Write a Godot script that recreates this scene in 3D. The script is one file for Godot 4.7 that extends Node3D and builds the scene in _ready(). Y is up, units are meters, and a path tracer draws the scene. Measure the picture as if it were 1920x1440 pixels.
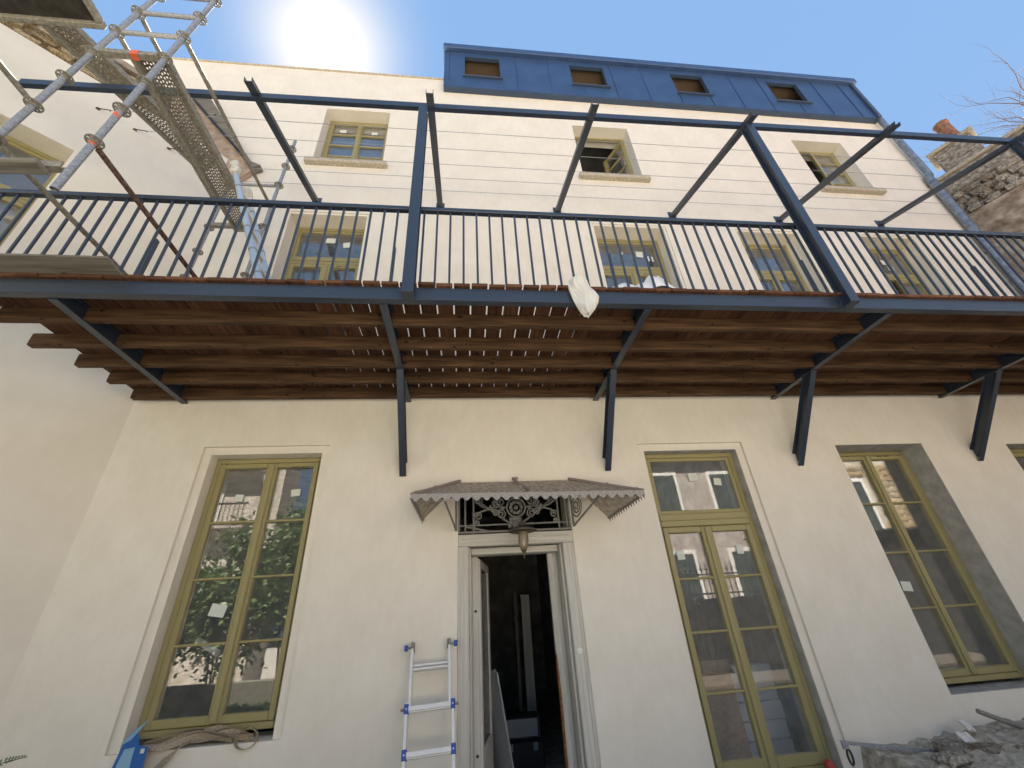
extends Node3D
# A plastered town house seen from its courtyard: steel and timber balcony, pergola, scaffold, zinc dormer.
# World: x runs along the facade, y is up, z points out of the facade (z = 0) into the courtyard.

var M := {}
var used := {}
var rng := RandomNumberGenerator.new()
var house_node: Node3D


# ------------------------------------------------------------------ geometry
class Geo:
	var v := PackedVector3Array()
	var n := PackedVector3Array()
	var t := PackedVector2Array()
	var c := PackedColorArray()
	var tint := Color(1, 1, 1)
	var xf := Transform3D()

	func vert(p: Vector3, q: Vector3, uv: Vector2) -> void:
		v.append(xf * p)
		n.append((xf.basis * q).normalized())
		t.append(uv)
		c.append(tint)

	func tri(a: Vector3, b: Vector3, d: Vector3, hint: Vector3, ua := Vector2.ZERO, ub := Vector2.ZERO, ud := Vector2.ZERO) -> void:
		var q := (d - a).cross(b - a)
		if q.length() < 1e-12:
			return
		q = q.normalized()
		if q.dot(hint) < 0.0:
			q = -q
			vert(a, q, ua)
			vert(d, q, ud)
			vert(b, q, ub)
		else:
			vert(a, q, ua)
			vert(b, q, ub)
			vert(d, q, ud)

	func quad(a: Vector3, b: Vector3, d: Vector3, e: Vector3, hint: Vector3, ua := Vector2(0, 0), ub := Vector2(1, 0), ud := Vector2(1, 1), ue := Vector2(0, 1)) -> void:
		tri(a, b, d, hint, ua, ub, ud)
		tri(a, d, e, hint, ua, ud, ue)

	# smooth quad with given normals
	func squad(p: Array, q: Array, u: Array) -> void:
		var f: Vector3 = (p[2] - p[0]).cross(p[1] - p[0])
		var o := [0, 1, 2, 0, 2, 3]
		if f.dot(q[0] + q[1] + q[2] + q[3]) < 0.0:
			o = [0, 2, 1, 0, 3, 2]
		for i in o:
			vert(p[i], q[i], u[i])

	# box with chamfered edges; the grain (u) follows its longest side
	func box(at: Vector3, size: Vector3, bev := 0.0, basis := Basis(), off := Vector2.ZERO) -> void:
		var h := size * 0.5
		var b := minf(bev, minf(h.x, minf(h.y, h.z)) * 0.9)
		var long := 0
		if size.y > size.x and size.y >= size.z:
			long = 1
		elif size.z > size.x:
			long = 2
		for k in 3:
			var i := (k + 1) % 3
			var j := (k + 2) % 3
			if j == long or (k == long and size[j] > size[i]):
				var tmp := i
				i = j
				j = tmp
			for s in [-1.0, 1.0]:
				var p := []
				var u := []
				for w in [[-1.0, -1.0], [1.0, -1.0], [1.0, 1.0], [-1.0, 1.0]]:
					var x := Vector3()
					x[k] = h[k] * s
					x[i] = (h[i] - b) * w[0]
					x[j] = (h[j] - b) * w[1]
					p.append(at + basis * x)
					u.append(off + Vector2(x[i], x[j] + float(k) * 0.37 + s * 0.11))
				var hint := Vector3()
				hint[k] = s
				quad(p[0], p[1], p[2], p[3], basis * hint, u[0], u[1], u[2], u[3])
		if b <= 0.0:
			return
		for k in 3:      # edges along axis k
			var i := (k + 1) % 3
			var j := (k + 2) % 3
			for si in [-1.0, 1.0]:
				for sj in [-1.0, 1.0]:
					var p := []
					for w in [[-1.0, 0], [1.0, 0], [1.0, 1], [-1.0, 1]]:
						var x := Vector3()
						x[k] = (h[k] - b) * w[0]
						x[i] = (h[i] if w[1] == 0 else h[i] - b) * si
						x[j] = (h[j] - b if w[1] == 0 else h[j]) * sj
						p.append(at + basis * x)
					var hint := Vector3()
					hint[i] = si
					hint[j] = sj
					var l := (h[k] - b)
					quad(p[0], p[1], p[2], p[3], basis * hint, off + Vector2(-l, h[j]), off + Vector2(l, h[j]), off + Vector2(l, h[j] + b), off + Vector2(-l, h[j] + b))
		for sx in [-1.0, 1.0]:
			for sy in [-1.0, 1.0]:
				for sz in [-1.0, 1.0]:
					var sg := Vector3(sx, sy, sz)
					var a := at + basis * (Vector3(h.x, h.y - b, h.z - b) * sg)
					var d := at + basis * (Vector3(h.x - b, h.y, h.z - b) * sg)
					var e := at + basis * (Vector3(h.x - b, h.y - b, h.z) * sg)
					tri(a, d, e, basis * sg, off, off, off)

	# box given by two corners
	func bb(a: Vector3, b: Vector3, bev := 0.0, off := Vector2.ZERO) -> void:
		box((a + b) * 0.5, (b - a).abs(), bev, Basis(), off)

	# bar between two points, w wide (across x/z) and h tall
	func bar(a: Vector3, b: Vector3, w: float, h: float, up := Vector3.UP, bev := 0.0) -> void:
		var d := (b - a).normalized()
		if absf(d.dot(up)) > 0.98:
			up = Vector3.FORWARD
		var side := d.cross(up).normalized()
		var top := side.cross(d).normalized()
		box((a + b) * 0.5, Vector3((b - a).length(), h, w), bev, Basis(d, top, side))

	func tube(pts: Array, radius: float, sides := 10, cap := true, r2 := -1.0) -> void:
		var k := pts.size()
		var d0: Vector3 = (pts[1] - pts[0]).normalized()
		var side := d0.cross(Vector3.UP)
		if side.length() < 0.1:
			side = d0.cross(Vector3.RIGHT)
		side = side.normalized()
		var rings := []
		var norms := []
		var run := 0.0
		var runs := []
		for i in k:
			var d: Vector3
			if i == 0:
				d = d0
			elif i == k - 1:
				d = (pts[i] - pts[i - 1]).normalized()
			else:
				d = ((pts[i + 1] - pts[i]).normalized() + (pts[i] - pts[i - 1]).normalized()).normalized()
			side = (side - d * side.dot(d)).normalized()
			var up := d.cross(side).normalized()
			var r := radius if r2 < 0.0 else lerpf(radius, r2, float(i) / float(k - 1))
			var ring := []
			var nn := []
			for j in sides + 1:
				var a := TAU * float(j) / float(sides)
				var q := side * cos(a) + up * sin(a)
				ring.append(pts[i] + q * r)
				nn.append(q)
			if i > 0:
				run += (pts[i] - pts[i - 1]).length()
			runs.append(run)
			rings.append(ring)
			norms.append(nn)
		for i in k - 1:
			for j in sides:
				var u0 := float(j) / float(sides) * TAU * radius
				var u1 := float(j + 1) / float(sides) * TAU * radius
				squad([rings[i][j], rings[i][j + 1], rings[i + 1][j + 1], rings[i + 1][j]], [norms[i][j], norms[i][j + 1], norms[i + 1][j + 1], norms[i + 1][j]],
					[Vector2(runs[i], u0), Vector2(runs[i], u1), Vector2(runs[i + 1], u1), Vector2(runs[i + 1], u0)])
		if cap:
			for e in [0, k - 1]:
				var d: Vector3 = -d0 if e == 0 else (pts[k - 1] - pts[k - 2]).normalized()
				for j in sides:
					tri(pts[e], rings[e][j], rings[e][j + 1], d)

	# profile: array of Vector2(radius, y)
	func lathe(at: Vector3, prof: Array, sides := 16, basis := Basis()) -> void:
		for i in prof.size() - 1:
			var a: Vector2 = prof[i]
			var b: Vector2 = prof[i + 1]
			var slope := Vector2(b.y - a.y, -(b.x - a.x)).normalized()
			if (b - a).length() < 1e-6:
				continue
			for j in sides:
				var p := []
				var q := []
				var u := []
				for w in [[a, j], [a, j + 1], [b, j + 1], [b, j]]:
					var ang := TAU * float(w[1]) / float(sides)
					p.append(at + basis * Vector3(cos(ang) * w[0].x, w[0].y, sin(ang) * w[0].x))
					q.append(basis * Vector3(cos(ang) * slope.x, slope.y, sin(ang) * slope.x))
					u.append(Vector2(ang * 0.1, w[0].y))
				squad(p, q, u)

	# polygon in the local xy plane, extruded from z0 to z1
	func prism(poly: PackedVector2Array, z0: float, z1: float, at := Transform3D()) -> void:
		var idx := Geometry2D.triangulate_polygon(poly)
		for z in [z0, z1]:
			var hint := at.basis * Vector3(0, 0, signf(z - (z0 + z1) * 0.5))
			for i in range(0, idx.size(), 3):
				var p := []
				for q in 3:
					var w := poly[idx[i + q]]
					p.append(at * Vector3(w.x, w.y, z))
				tri(p[0], p[1], p[2], hint, poly[idx[i]], poly[idx[i + 1]], poly[idx[i + 2]])
		var area := 0.0
		for i in poly.size():
			area += poly[i].cross(poly[(i + 1) % poly.size()])
		for i in poly.size():
			var a := poly[i]
			var b := poly[(i + 1) % poly.size()]
			var o := Vector2((b - a).y, -(b - a).x) * signf(area)
			quad(at * Vector3(a.x, a.y, z0), at * Vector3(b.x, b.y, z0), at * Vector3(b.x, b.y, z1), at * Vector3(a.x, a.y, z1), at.basis * Vector3(o.x, o.y, 0),
				Vector2(a.x, z0), Vector2(b.x, z0), Vector2(b.x, z1), Vector2(a.x, z1))

	# flat ribbon that follows a line of points, w wide across `across`
	func ribbon(pts: Array, across: Array, w: float, thick: float) -> void:
		for i in pts.size() - 1:
			var d: Vector3 = (pts[i + 1] - pts[i]).normalized()
			var a0: Vector3 = across[i] * w * 0.5
			var a1: Vector3 = across[i + 1] * w * 0.5
			var nn: Vector3 = d.cross(across[i]).normalized() * thick * 0.5
			for s in [-1.0, 1.0]:
				quad(pts[i] - a0 + nn * s, pts[i] + a0 + nn * s, pts[i + 1] + a1 + nn * s, pts[i + 1] - a1 + nn * s, nn * s, Vector2(0, i), Vector2(1, i), Vector2(1, i + 1), Vector2(0, i + 1))
				var e0: Vector3 = a0 * s
				var e1: Vector3 = a1 * s
				quad(pts[i] + e0 - nn, pts[i] + e0 + nn, pts[i + 1] + e1 + nn, pts[i + 1] + e1 - nn, e0)

	func mesh() -> ArrayMesh:
		var a := []
		a.resize(Mesh.ARRAY_MAX)
		a[Mesh.ARRAY_VERTEX] = v
		a[Mesh.ARRAY_NORMAL] = n
		a[Mesh.ARRAY_TEX_UV] = t
		a[Mesh.ARRAY_COLOR] = c
		var m := ArrayMesh.new()
		m.add_surface_from_arrays(Mesh.PRIMITIVE_TRIANGLES, a)
		return m


# ------------------------------------------------------------------ objects
func numbered(called: String) -> String:
	if not used.has(called):
		used[called] = 0
		return called
	used[called] += 1
	return "%s_%03d" % [called, used[called]]


func meta(o: Node, label: String, category: String, group := "", kind := "") -> void:
	if label:
		o.set_meta("label", label)
	if category:
		o.set_meta("category", category)
	if group:
		o.set_meta("group", group)
	if kind:
		o.set_meta("kind", kind)


func thing(called: String, label: String, category: String, at := Vector3.ZERO, group := "") -> Node3D:
	var o := Node3D.new()
	o.name = numbered(called)
	o.position = at
	meta(o, label, category, group)
	add_child(o)
	return o


func part(called: String, g: Variant, m: Material, parent: Node) -> MeshInstance3D:
	var o := MeshInstance3D.new()
	o.name = called
	o.mesh = g.mesh() if g is Geo else g
	o.material_override = m
	parent.add_child(o, true)
	return o


func single(called: String, g: Geo, m: Material, label: String, category: String, group := "") -> MeshInstance3D:
	var o := MeshInstance3D.new()
	o.name = numbered(called)
	o.mesh = g.mesh()
	o.material_override = m
	meta(o, label, category, group)
	add_child(o)
	return o


func structure(called: String, g: Geo, m: Material) -> MeshInstance3D:
	var o := MeshInstance3D.new()
	o.name = numbered(called)
	o.mesh = g.mesh()
	o.material_override = m
	o.set_meta("kind", "structure")
	add_child(o)
	return o


# wall slab with openings: rects are [x0, x1, y0, y1, reveal depth, rebate width, rebate depth]
func wall_slab(x0: float, x1: float, y0: float, y1: float, thick: float, holes: Array) -> Geo:
	var g := Geo.new()
	var outer := []
	for h in holes:
		var w: float = h[5]
		outer.append([h[0] - w, h[1] + w, h[2] if h[2] < 4.4 and h[5] > 0.0 else h[2], h[3] + w])
	for face in [0, 1]:
		var rects: Array = outer if face == 0 else holes
		var z := 0.0 if face == 0 else -thick
		var hint := Vector3(0, 0, 1 if face == 0 else -1)
		var xs := [x0, x1]
		var ys := [y0, y1]
		for h in rects:
			xs += [h[0], h[1]]
			ys += [h[2], h[3]]
		xs.sort()
		ys.sort()
		for i in xs.size() - 1:
			for j in ys.size() - 1:
				var a: float = xs[i]
				var b: float = xs[i + 1]
				var c0: float = ys[j]
				var d: float = ys[j + 1]
				if b - a < 1e-5 or d - c0 < 1e-5:
					continue
				var mx := (a + b) * 0.5
				var my := (c0 + d) * 0.5
				var open := false
				for h in rects:
					if mx > h[0] and mx < h[1] and my > h[2] and my < h[3]:
						open = true
				if not open:
					g.quad(Vector3(a, c0, z), Vector3(b, c0, z), Vector3(b, d, z), Vector3(a, d, z), hint)
	for k in holes.size():
		var h: Array = holes[k]
		var o: Array = outer[k]
		var rw: float = h[5]
		var rd: float = h[6]
		var zz := 0.0
		if rw > 0.0:      # rebate ring
			reveal(g, o[0], o[1], o[2], o[3], 0.0, -rd, h[2] > 0.3)
			zz = -rd
			g.quad(Vector3(o[0], o[2], zz), Vector3(h[0], o[2], zz), Vector3(h[0], h[3], zz), Vector3(o[0], h[3], zz), Vector3(0, 0, 1))
			g.quad(Vector3(h[1], o[2], zz), Vector3(o[1], o[2], zz), Vector3(o[1], h[3], zz), Vector3(h[1], h[3], zz), Vector3(0, 0, 1))
			g.quad(Vector3(o[0], h[3], zz), Vector3(o[1], h[3], zz), Vector3(o[1], o[3], zz), Vector3(o[0], o[3], zz), Vector3(0, 0, 1))
		reveal(g, h[0], h[1], h[2], h[3], zz, -thick, true)
	for e in [[x0, -1.0], [x1, 1.0]]:
		g.quad(Vector3(e[0], y0, 0), Vector3(e[0], y1, 0), Vector3(e[0], y1, -thick), Vector3(e[0], y0, -thick), Vector3(e[1], 0, 0))
	g.quad(Vector3(x0, y1, 0), Vector3(x1, y1, 0), Vector3(x1, y1, -thick), Vector3(x0, y1, -thick), Vector3.UP)
	return g


func reveal(g: Geo, a: float, b: float, c0: float, d: float, z0: float, z1: float, sill := true) -> void:
	g.quad(Vector3(a, c0, z0), Vector3(a, d, z0), Vector3(a, d, z1), Vector3(a, c0, z1), Vector3(1, 0, 0))
	g.quad(Vector3(b, c0, z0), Vector3(b, d, z0), Vector3(b, d, z1), Vector3(b, c0, z1), Vector3(-1, 0, 0))
	g.quad(Vector3(a, d, z0), Vector3(b, d, z0), Vector3(b, d, z1), Vector3(a, d, z1), Vector3(0, -1, 0))
	if sill:
		g.quad(Vector3(a, c0, z0), Vector3(b, c0, z0), Vector3(b, c0, z1), Vector3(a, c0, z1), Vector3(0, 1, 0))


# frame ring in the xy plane, front face at z, going back by deep
func ring(g: Geo, a: float, b: float, c0: float, d: float, w: float, z: float, deep: float, bev := 0.006, low := -1.0) -> void:
	var wb := w if low < 0.0 else low
	g.bb(Vector3(a, c0, z - deep), Vector3(a + w, d, z), bev)
	g.bb(Vector3(b - w, c0, z - deep), Vector3(b, d, z), bev)
	g.bb(Vector3(a + w, d - w, z - deep), Vector3(b - w, d, z), bev)
	g.bb(Vector3(a + w, c0, z - deep), Vector3(b - w, c0 + wb, z), bev)


# ------------------------------------------------------------------ materials
func lin(r: float, g: float, b: float) -> Color:
	return Color(r, g, b).linear_to_srgb()


func mat(called: String, col: Color, rough := 0.8, metal := 0.0, spec := 0.5) -> StandardMaterial3D:
	var m := StandardMaterial3D.new()
	m.resource_name = called
	m.albedo_color = col
	m.roughness = rough
	m.metallic = metal
	m.metallic_specular = spec
	M[called] = m
	return m


func noise_tex(seed_value: int, freq: float, octaves: int, lo: Color, hi: Color, size := 512, kind := FastNoiseLite.TYPE_SIMPLEX_SMOOTH, mid := -1.0) -> NoiseTexture2D:
	var f := FastNoiseLite.new()
	f.seed = seed_value
	f.noise_type = kind
	f.frequency = freq
	f.fractal_octaves = octaves
	f.fractal_gain = 0.55
	var t := NoiseTexture2D.new()
	t.width = size
	t.height = size
	t.seamless = true
	t.noise = f
	var g := Gradient.new()
	g.set_color(0, lo)
	g.set_color(1, hi)
	if mid >= 0.0:
		g.set_offset(0, mid)
		g.set_offset(1, minf(mid + 0.3, 1.0))
	t.color_ramp = g
	return t


func painted(w: int, h: int, f: Callable) -> ImageTexture:
	var im := Image.create(w, h, false, Image.FORMAT_RGB8)
	for y in h:
		for x in w:
			im.set_pixel(x, y, f.call(x, y))
	return ImageTexture.create_from_image(im)


func triplanar(m: StandardMaterial3D, scale: float, tex: Texture2D, bump: Texture2D = null, relief := 0.2) -> void:
	m.albedo_texture = tex
	m.uv1_triplanar = true
	m.uv1_world_triplanar = true
	m.uv1_triplanar_sharpness = 8.0
	m.uv1_scale = Vector3.ONE * scale
	if bump:
		m.heightmap_enabled = true
		m.heightmap_texture = bump
		m.heightmap_scale = relief


func wood_image(seed_value: int, dark: Color, light: Color, knots: int, w := 640, h := 160) -> ImageTexture:
	var f := FastNoiseLite.new()
	f.seed = seed_value
	f.frequency = 0.012
	f.fractal_octaves = 4
	var f2 := FastNoiseLite.new()
	f2.seed = seed_value + 7
	f2.frequency = 0.035
	f2.fractal_octaves = 3
	var r := RandomNumberGenerator.new()
	r.seed = seed_value * 31 + 5
	var ks := []
	for i in knots:
		ks.append([r.randf() * w, r.randf() * h, r.randf_range(2.2, 5.0)])
	return painted(w, h, func(x: int, y: int) -> Color:
		var bend := 0.0
		var kn := 0.0
		for k in ks:
			var dx: float = (float(x) - k[0]) / (k[2] * 1.5)
			var dy: float = (float(y) - k[1]) / k[2]
			var q: float = dx * dx + dy * dy
			if q < 14.0:
				bend += signf(dy) * exp(-q * 0.35) * 6.0
				kn = maxf(kn, smoothstep(1.5, 0.3, q) * 0.75)
		var yy := float(y) + bend
		# blends across the seam so that the picture repeats along its length
		var e := smoothstep(0.85, 1.0, float(x) / float(w))
		var a := f.get_noise_2d(x * 0.35, yy * 5.0)
		var b := f.get_noise_2d((x - w) * 0.35, yy * 5.0)
		var s := lerpf(a, b, e)
		var a2 := f2.get_noise_2d(x * 0.2, yy * 9.0)
		var b2 := f2.get_noise_2d((x - w) * 0.2, yy * 9.0)
		var u := clampf(0.5 + s * 0.75 + lerpf(a2, b2, e) * 0.35, 0.0, 1.0)
		return dark.lerp(light, u).lerp(Color(dark.r * 0.35, dark.g * 0.3, dark.b * 0.3), kn))


func materials() -> void:
	var white := Color(1, 1, 1)
	# lime plaster, cream: mottled, with a trowel relief
	var pl_bump := noise_tex(11, 0.02, 6, Color(0.2, 0.2, 0.2), Color(0.8, 0.8, 0.8), 1024)
	var cloud := noise_tex(14, 0.006, 5, Color(0.962, 0.957, 0.948), Color(1.0, 1.0, 1.0), 1024)
	var speck := noise_tex(15, 0.02, 6, Color(0.975, 0.972, 0.965), white, 1024)
	var p := mat("plaster", lin(0.80, 0.757, 0.672), 0.92, 0.0, 0.25)
	triplanar(p, 0.24, cloud, pl_bump, 0.035)
	p.detail_enabled = true
	p.detail_blend_mode = BaseMaterial3D.BLEND_MODE_MUL
	p.detail_albedo = speck
	p.detail_uv_layer = BaseMaterial3D.DETAIL_UV_2
	p.uv2_triplanar = true
	p.uv2_world_triplanar = true
	p.uv2_scale = Vector3(0.42, 0.16, 0.42)
	var mo := mat("moulding", lin(0.74, 0.69, 0.595), 0.9, 0.0, 0.25)
	triplanar(mo, 0.9, cloud, pl_bump, 0.05)
	var ce := mat("cement", lin(0.54, 0.525, 0.49), 0.92, 0.0, 0.25)
	triplanar(ce, 0.9, noise_tex(21, 0.012, 5, Color(0.82, 0.82, 0.81), white), pl_bump, 0.08)
	var sill := mat("sill_stone", lin(0.60, 0.55, 0.46), 0.9, 0.0, 0.25)
	triplanar(sill, 1.4, noise_tex(22, 0.02, 5, Color(0.78, 0.76, 0.72), white), pl_bump, 0.12)
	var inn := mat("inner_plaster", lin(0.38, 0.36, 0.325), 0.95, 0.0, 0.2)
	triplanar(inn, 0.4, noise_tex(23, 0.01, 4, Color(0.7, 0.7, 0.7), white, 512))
	var inu := mat("lit_ceiling", lin(0.50, 0.48, 0.44), 0.95, 0.0, 0.2)  # lighter copy of the inner plaster; daylight on the ceiling is in the colour
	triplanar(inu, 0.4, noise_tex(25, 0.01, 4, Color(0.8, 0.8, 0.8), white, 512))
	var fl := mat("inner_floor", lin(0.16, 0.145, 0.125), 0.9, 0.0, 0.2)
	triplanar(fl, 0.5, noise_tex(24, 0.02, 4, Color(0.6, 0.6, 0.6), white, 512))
	# painted joinery, olive
	mat("olive", lin(0.300, 0.262, 0.118), 0.42)
	mat("black_seal", lin(0.015, 0.015, 0.016), 0.6)
	var glass := mat("glass", Color(0.96, 0.98, 0.97, 0.02), 0.0)
	glass.transparency = BaseMaterial3D.TRANSPARENCY_ALPHA
	glass.metallic_specular = 0.60
	mat("paper", lin(0.62, 0.66, 0.60), 0.8)
	# painted steel and pre-patinated zinc
	var st := mat("steel", lin(0.026, 0.037, 0.058), 0.42, 0.0, 0.55)
	st.roughness_texture = noise_tex(31, 0.02, 4, Color(0.31, 0.31, 0.31), Color(0.40, 0.40, 0.40), 512)
	st.roughness = 1.0
	st.uv1_triplanar = true
	st.uv1_world_triplanar = true
	st.uv1_scale = Vector3.ONE * 0.7
	var zi := mat("blue_zinc", lin(0.044, 0.090, 0.195), 0.45, 0.15, 0.5)
	triplanar(zi, 0.35, noise_tex(32, 0.008, 4, Color(0.84, 0.86, 0.9), white, 512))
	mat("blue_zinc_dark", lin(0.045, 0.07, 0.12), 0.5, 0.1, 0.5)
	var dp := mat("zinc_pipe", lin(0.42, 0.46, 0.50), 0.42, 0.55, 0.5)
	triplanar(dp, 0.8, noise_tex(33, 0.015, 5, Color(0.6, 0.62, 0.66), white, 512))
	var ga := mat("galvanised", lin(0.44, 0.455, 0.48), 0.5, 0.35, 0.5)
	triplanar(ga, 2.0, noise_tex(34, 0.03, 5, Color(0.72, 0.72, 0.73), white, 512), noise_tex(35, 0.05, 4, Color.BLACK, white, 512), 0.02)
	var gd := mat("galvanised_dull", lin(0.40, 0.385, 0.345), 0.65, 0.2, 0.4)
	triplanar(gd, 1.6, noise_tex(36, 0.025, 5, Color(0.66, 0.64, 0.58), white, 512), noise_tex(37, 0.05, 4, Color.BLACK, white, 512), 0.03)
	var ru := mat("rusty_tube", lin(0.24, 0.16, 0.125), 0.75, 0.2, 0.4)
	triplanar(ru, 1.8, noise_tex(38, 0.03, 5, Color(0.5, 0.45, 0.42), white, 512))
	mat("orange_tape", lin(0.72, 0.13, 0.055), 0.55)
	mat("aluminium", lin(0.74, 0.72, 0.68), 0.42, 0.3, 0.5)
	mat("blue_plastic", lin(0.035, 0.085, 0.36), 0.45)
	mat("pale_blue", lin(0.42, 0.53, 0.66), 0.4, 0.25)
	# timber
	for i in 3:
		var w := mat("joist_%d" % i, white, 0.75, 0.0, 0.35)
		w.albedo_texture = wood_image(41 + i, lin(0.040, 0.021, 0.010), lin(0.135, 0.074, 0.035), 12)
		w.uv1_scale = Vector3(0.42, 1.6, 1)
		w.uv1_offset = Vector3(0.31 * i, 0.17 * i, 0)
	for i in 4:
		var tone: float = [1.0, 0.72, 1.2, 0.85][i]
		var w := mat("plank_%d" % i, white, 0.78, 0.0, 0.35)
		w.albedo_texture = wood_image(51 + i, lin(0.075 * tone, 0.032 * tone, 0.017 * tone), lin(0.160 * tone, 0.076 * tone, 0.040 * tone), 3, 512, 128)
		w.uv1_scale = Vector3(0.5, 3.0, 1)
		w.uv1_offset = Vector3(0.27 * i, 0.13 * i, 0)
	var ow := mat("old_paint_wood", white, 0.85, 0.0, 0.3)
	var oww := wood_image(61, lin(0.50, 0.475, 0.42), lin(0.64, 0.62, 0.56), 0, 384, 160)
	ow.albedo_texture = oww
	ow.uv1_scale = Vector3(0.55, 2.2, 1)
	ow.heightmap_enabled = true
	ow.heightmap_texture = oww
	ow.heightmap_scale = 0.04
	var owd := mat("grey_board", white, 0.9, 0.0, 0.25)
	owd.albedo_texture = wood_image(63, lin(0.13, 0.12, 0.10), lin(0.25, 0.235, 0.20), 3, 512, 128)
	owd.uv1_scale = Vector3(0.5, 1.6, 1)
	var raw := mat("raw_wood", lin(0.34, 0.17, 0.065), 0.85)
	triplanar(raw, 3.0, noise_tex(64, 0.03, 4, Color(0.6, 0.5, 0.4), white, 256))
	# weathered awning zinc, with rust and lime blotches
	var aw := mat("awning_zinc", lin(0.66, 0.625, 0.565), 0.7, 0.1, 0.4)
	triplanar(aw, 1.5, noise_tex(71, 0.018, 6, Color(0.60, 0.56, 0.53), Color(1.0, 0.99, 0.97), 512), noise_tex(72, 0.02, 4, Color.BLACK, white, 512), 0.1)
	var va := mat("awning_valance", lin(0.50, 0.49, 0.475), 0.7, 0.1, 0.4)
	triplanar(va, 3.5, noise_tex(73, 0.03, 6, Color(0.62, 0.60, 0.58), white, 512), noise_tex(72, 0.02, 4, Color.BLACK, white, 512), 0.1)
	mat("awning_roll", lin(0.27, 0.225, 0.205), 0.75, 0.1)
	mat("iron_grey", lin(0.22, 0.215, 0.20), 0.65, 0.1)
	mat("dark_iron", lin(0.03, 0.03, 0.03), 0.6, 0.2)
	mat("bronze", lin(0.10, 0.085, 0.06), 0.5, 0.4)
	var amber := mat("amber_glass", lin(0.20, 0.155, 0.09), 0.15)
	amber.metallic_specular = 0.6
	# stone, rubble, neighbours
	var rub := mat("rubble", lin(0.62, 0.59, 0.54), 0.95, 0.0, 0.2)
	triplanar(rub, 1.2, noise_tex(81, 0.02, 6, Color(0.66, 0.64, 0.60), Color(1.0, 0.98, 0.94)), noise_tex(82, 0.03, 6, Color.BLACK, white), 0.25)
	for i in 4:
		var tone: Array = [[0.58, 0.46, 0.29], [0.68, 0.56, 0.37], [0.46, 0.36, 0.235], [0.60, 0.52, 0.40]][i]
		var s := mat("stone_%d" % i, lin(tone[0], tone[1], tone[2]), 0.93, 0.0, 0.2)
		triplanar(s, 2.2, noise_tex(83 + i, 0.025, 5, Color(0.5, 0.48, 0.44), white, 512), noise_tex(88, 0.03, 5, Color.BLACK, white, 512), 0.35)
	for i in 3:
		var tone: Array = [[0.52, 0.48, 0.41], [0.42, 0.375, 0.31], [0.64, 0.59, 0.51]][i]
		var s := mat("grey_stone_%d" % i, lin(tone[0], tone[1], tone[2]), 0.93, 0.0, 0.2)
		triplanar(s, 1.6, noise_tex(91 + i, 0.025, 5, Color(0.42, 0.40, 0.38), white, 512), noise_tex(95, 0.03, 5, Color.BLACK, white, 512), 0.35)
	var ren := mat("old_render", lin(0.52, 0.465, 0.395), 0.95, 0.0, 0.2)
	triplanar(ren, 0.5, noise_tex(96, 0.012, 6, Color(0.52, 0.47, 0.42), white), noise_tex(97, 0.02, 5, Color.BLACK, white, 512), 0.3)
	var chi := mat("chimney_render", lin(0.50, 0.465, 0.41), 0.95, 0.0, 0.2)
	triplanar(chi, 1.1, noise_tex(98, 0.02, 6, Color(0.42, 0.40, 0.37), white, 512), noise_tex(97, 0.02, 5, Color.BLACK, white, 512), 0.3)
	var ter := mat("terracotta", lin(0.40, 0.225, 0.165), 0.85, 0.0, 0.3)
	triplanar(ter, 2.0, noise_tex(99, 0.02, 5, Color(0.6, 0.55, 0.5), white, 256))
	var gr := mat("ground", lin(0.50, 0.485, 0.45), 0.95, 0.0, 0.2)
	triplanar(gr, 0.35, noise_tex(101, 0.03, 6, Color(0.6, 0.58, 0.55), white), noise_tex(102, 0.06, 5, Color.BLACK, white, 512), 0.3)
	var op := mat("opposite_plaster", lin(0.55, 0.505, 0.47), 0.95, 0.0, 0.2)
	triplanar(op, 0.3, noise_tex(103, 0.01, 5, Color(0.75, 0.73, 0.72), white, 512))
	var oc := mat("opposite_cream", lin(0.62, 0.57, 0.50), 0.95, 0.0, 0.2)
	triplanar(oc, 0.3, noise_tex(104, 0.01, 5, Color(0.8, 0.79, 0.77), white, 512))
	mat("shutter_green", lin(0.055, 0.075, 0.075), 0.6)
	mat("white_paint", lin(0.74, 0.73, 0.70), 0.55)
	mat("roof_tile", lin(0.28, 0.15, 0.10), 0.9)
	var bark := mat("bark", lin(0.13, 0.10, 0.08), 0.95)
	triplanar(bark, 2.0, noise_tex(105, 0.03, 4, Color(0.5, 0.5, 0.5), white, 256))
	mat("twig_bark", lin(0.10, 0.075, 0.075), 0.9)
	var leaf := mat("leaf", lin(0.060, 0.110, 0.032), 0.5)
	leaf.vertex_color_use_as_albedo = true
	leaf.albedo_color = white
	leaf.backlight_enabled = true
	leaf.backlight = lin(0.25, 0.4, 0.08)
	# small things
	var pb := mat("plastic_film", lin(0.74, 0.73, 0.68), 0.35, 0.0, 0.5)
	pb.backlight_enabled = true
	pb.backlight = lin(0.5, 0.48, 0.42)
	mat("white_film", lin(0.80, 0.80, 0.80), 0.4)
	var strap := mat("strap", lin(0.58, 0.505, 0.395), 0.85)
	triplanar(strap, 5.0, noise_tex(111, 0.05, 4, Color(0.62, 0.58, 0.52), white, 256))
	mat("carton_blue", lin(0.016, 0.12, 0.40), 0.5)
	mat("carton_pale", lin(0.23, 0.42, 0.60), 0.5)
	mat("carton_inside", lin(0.30, 0.22, 0.15), 0.9)
	var cb := mat("cardboard", lin(0.40, 0.27, 0.15), 0.9)
	triplanar(cb, 2.0, noise_tex(112, 0.03, 4, Color(0.8, 0.78, 0.75), white, 256))
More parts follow.
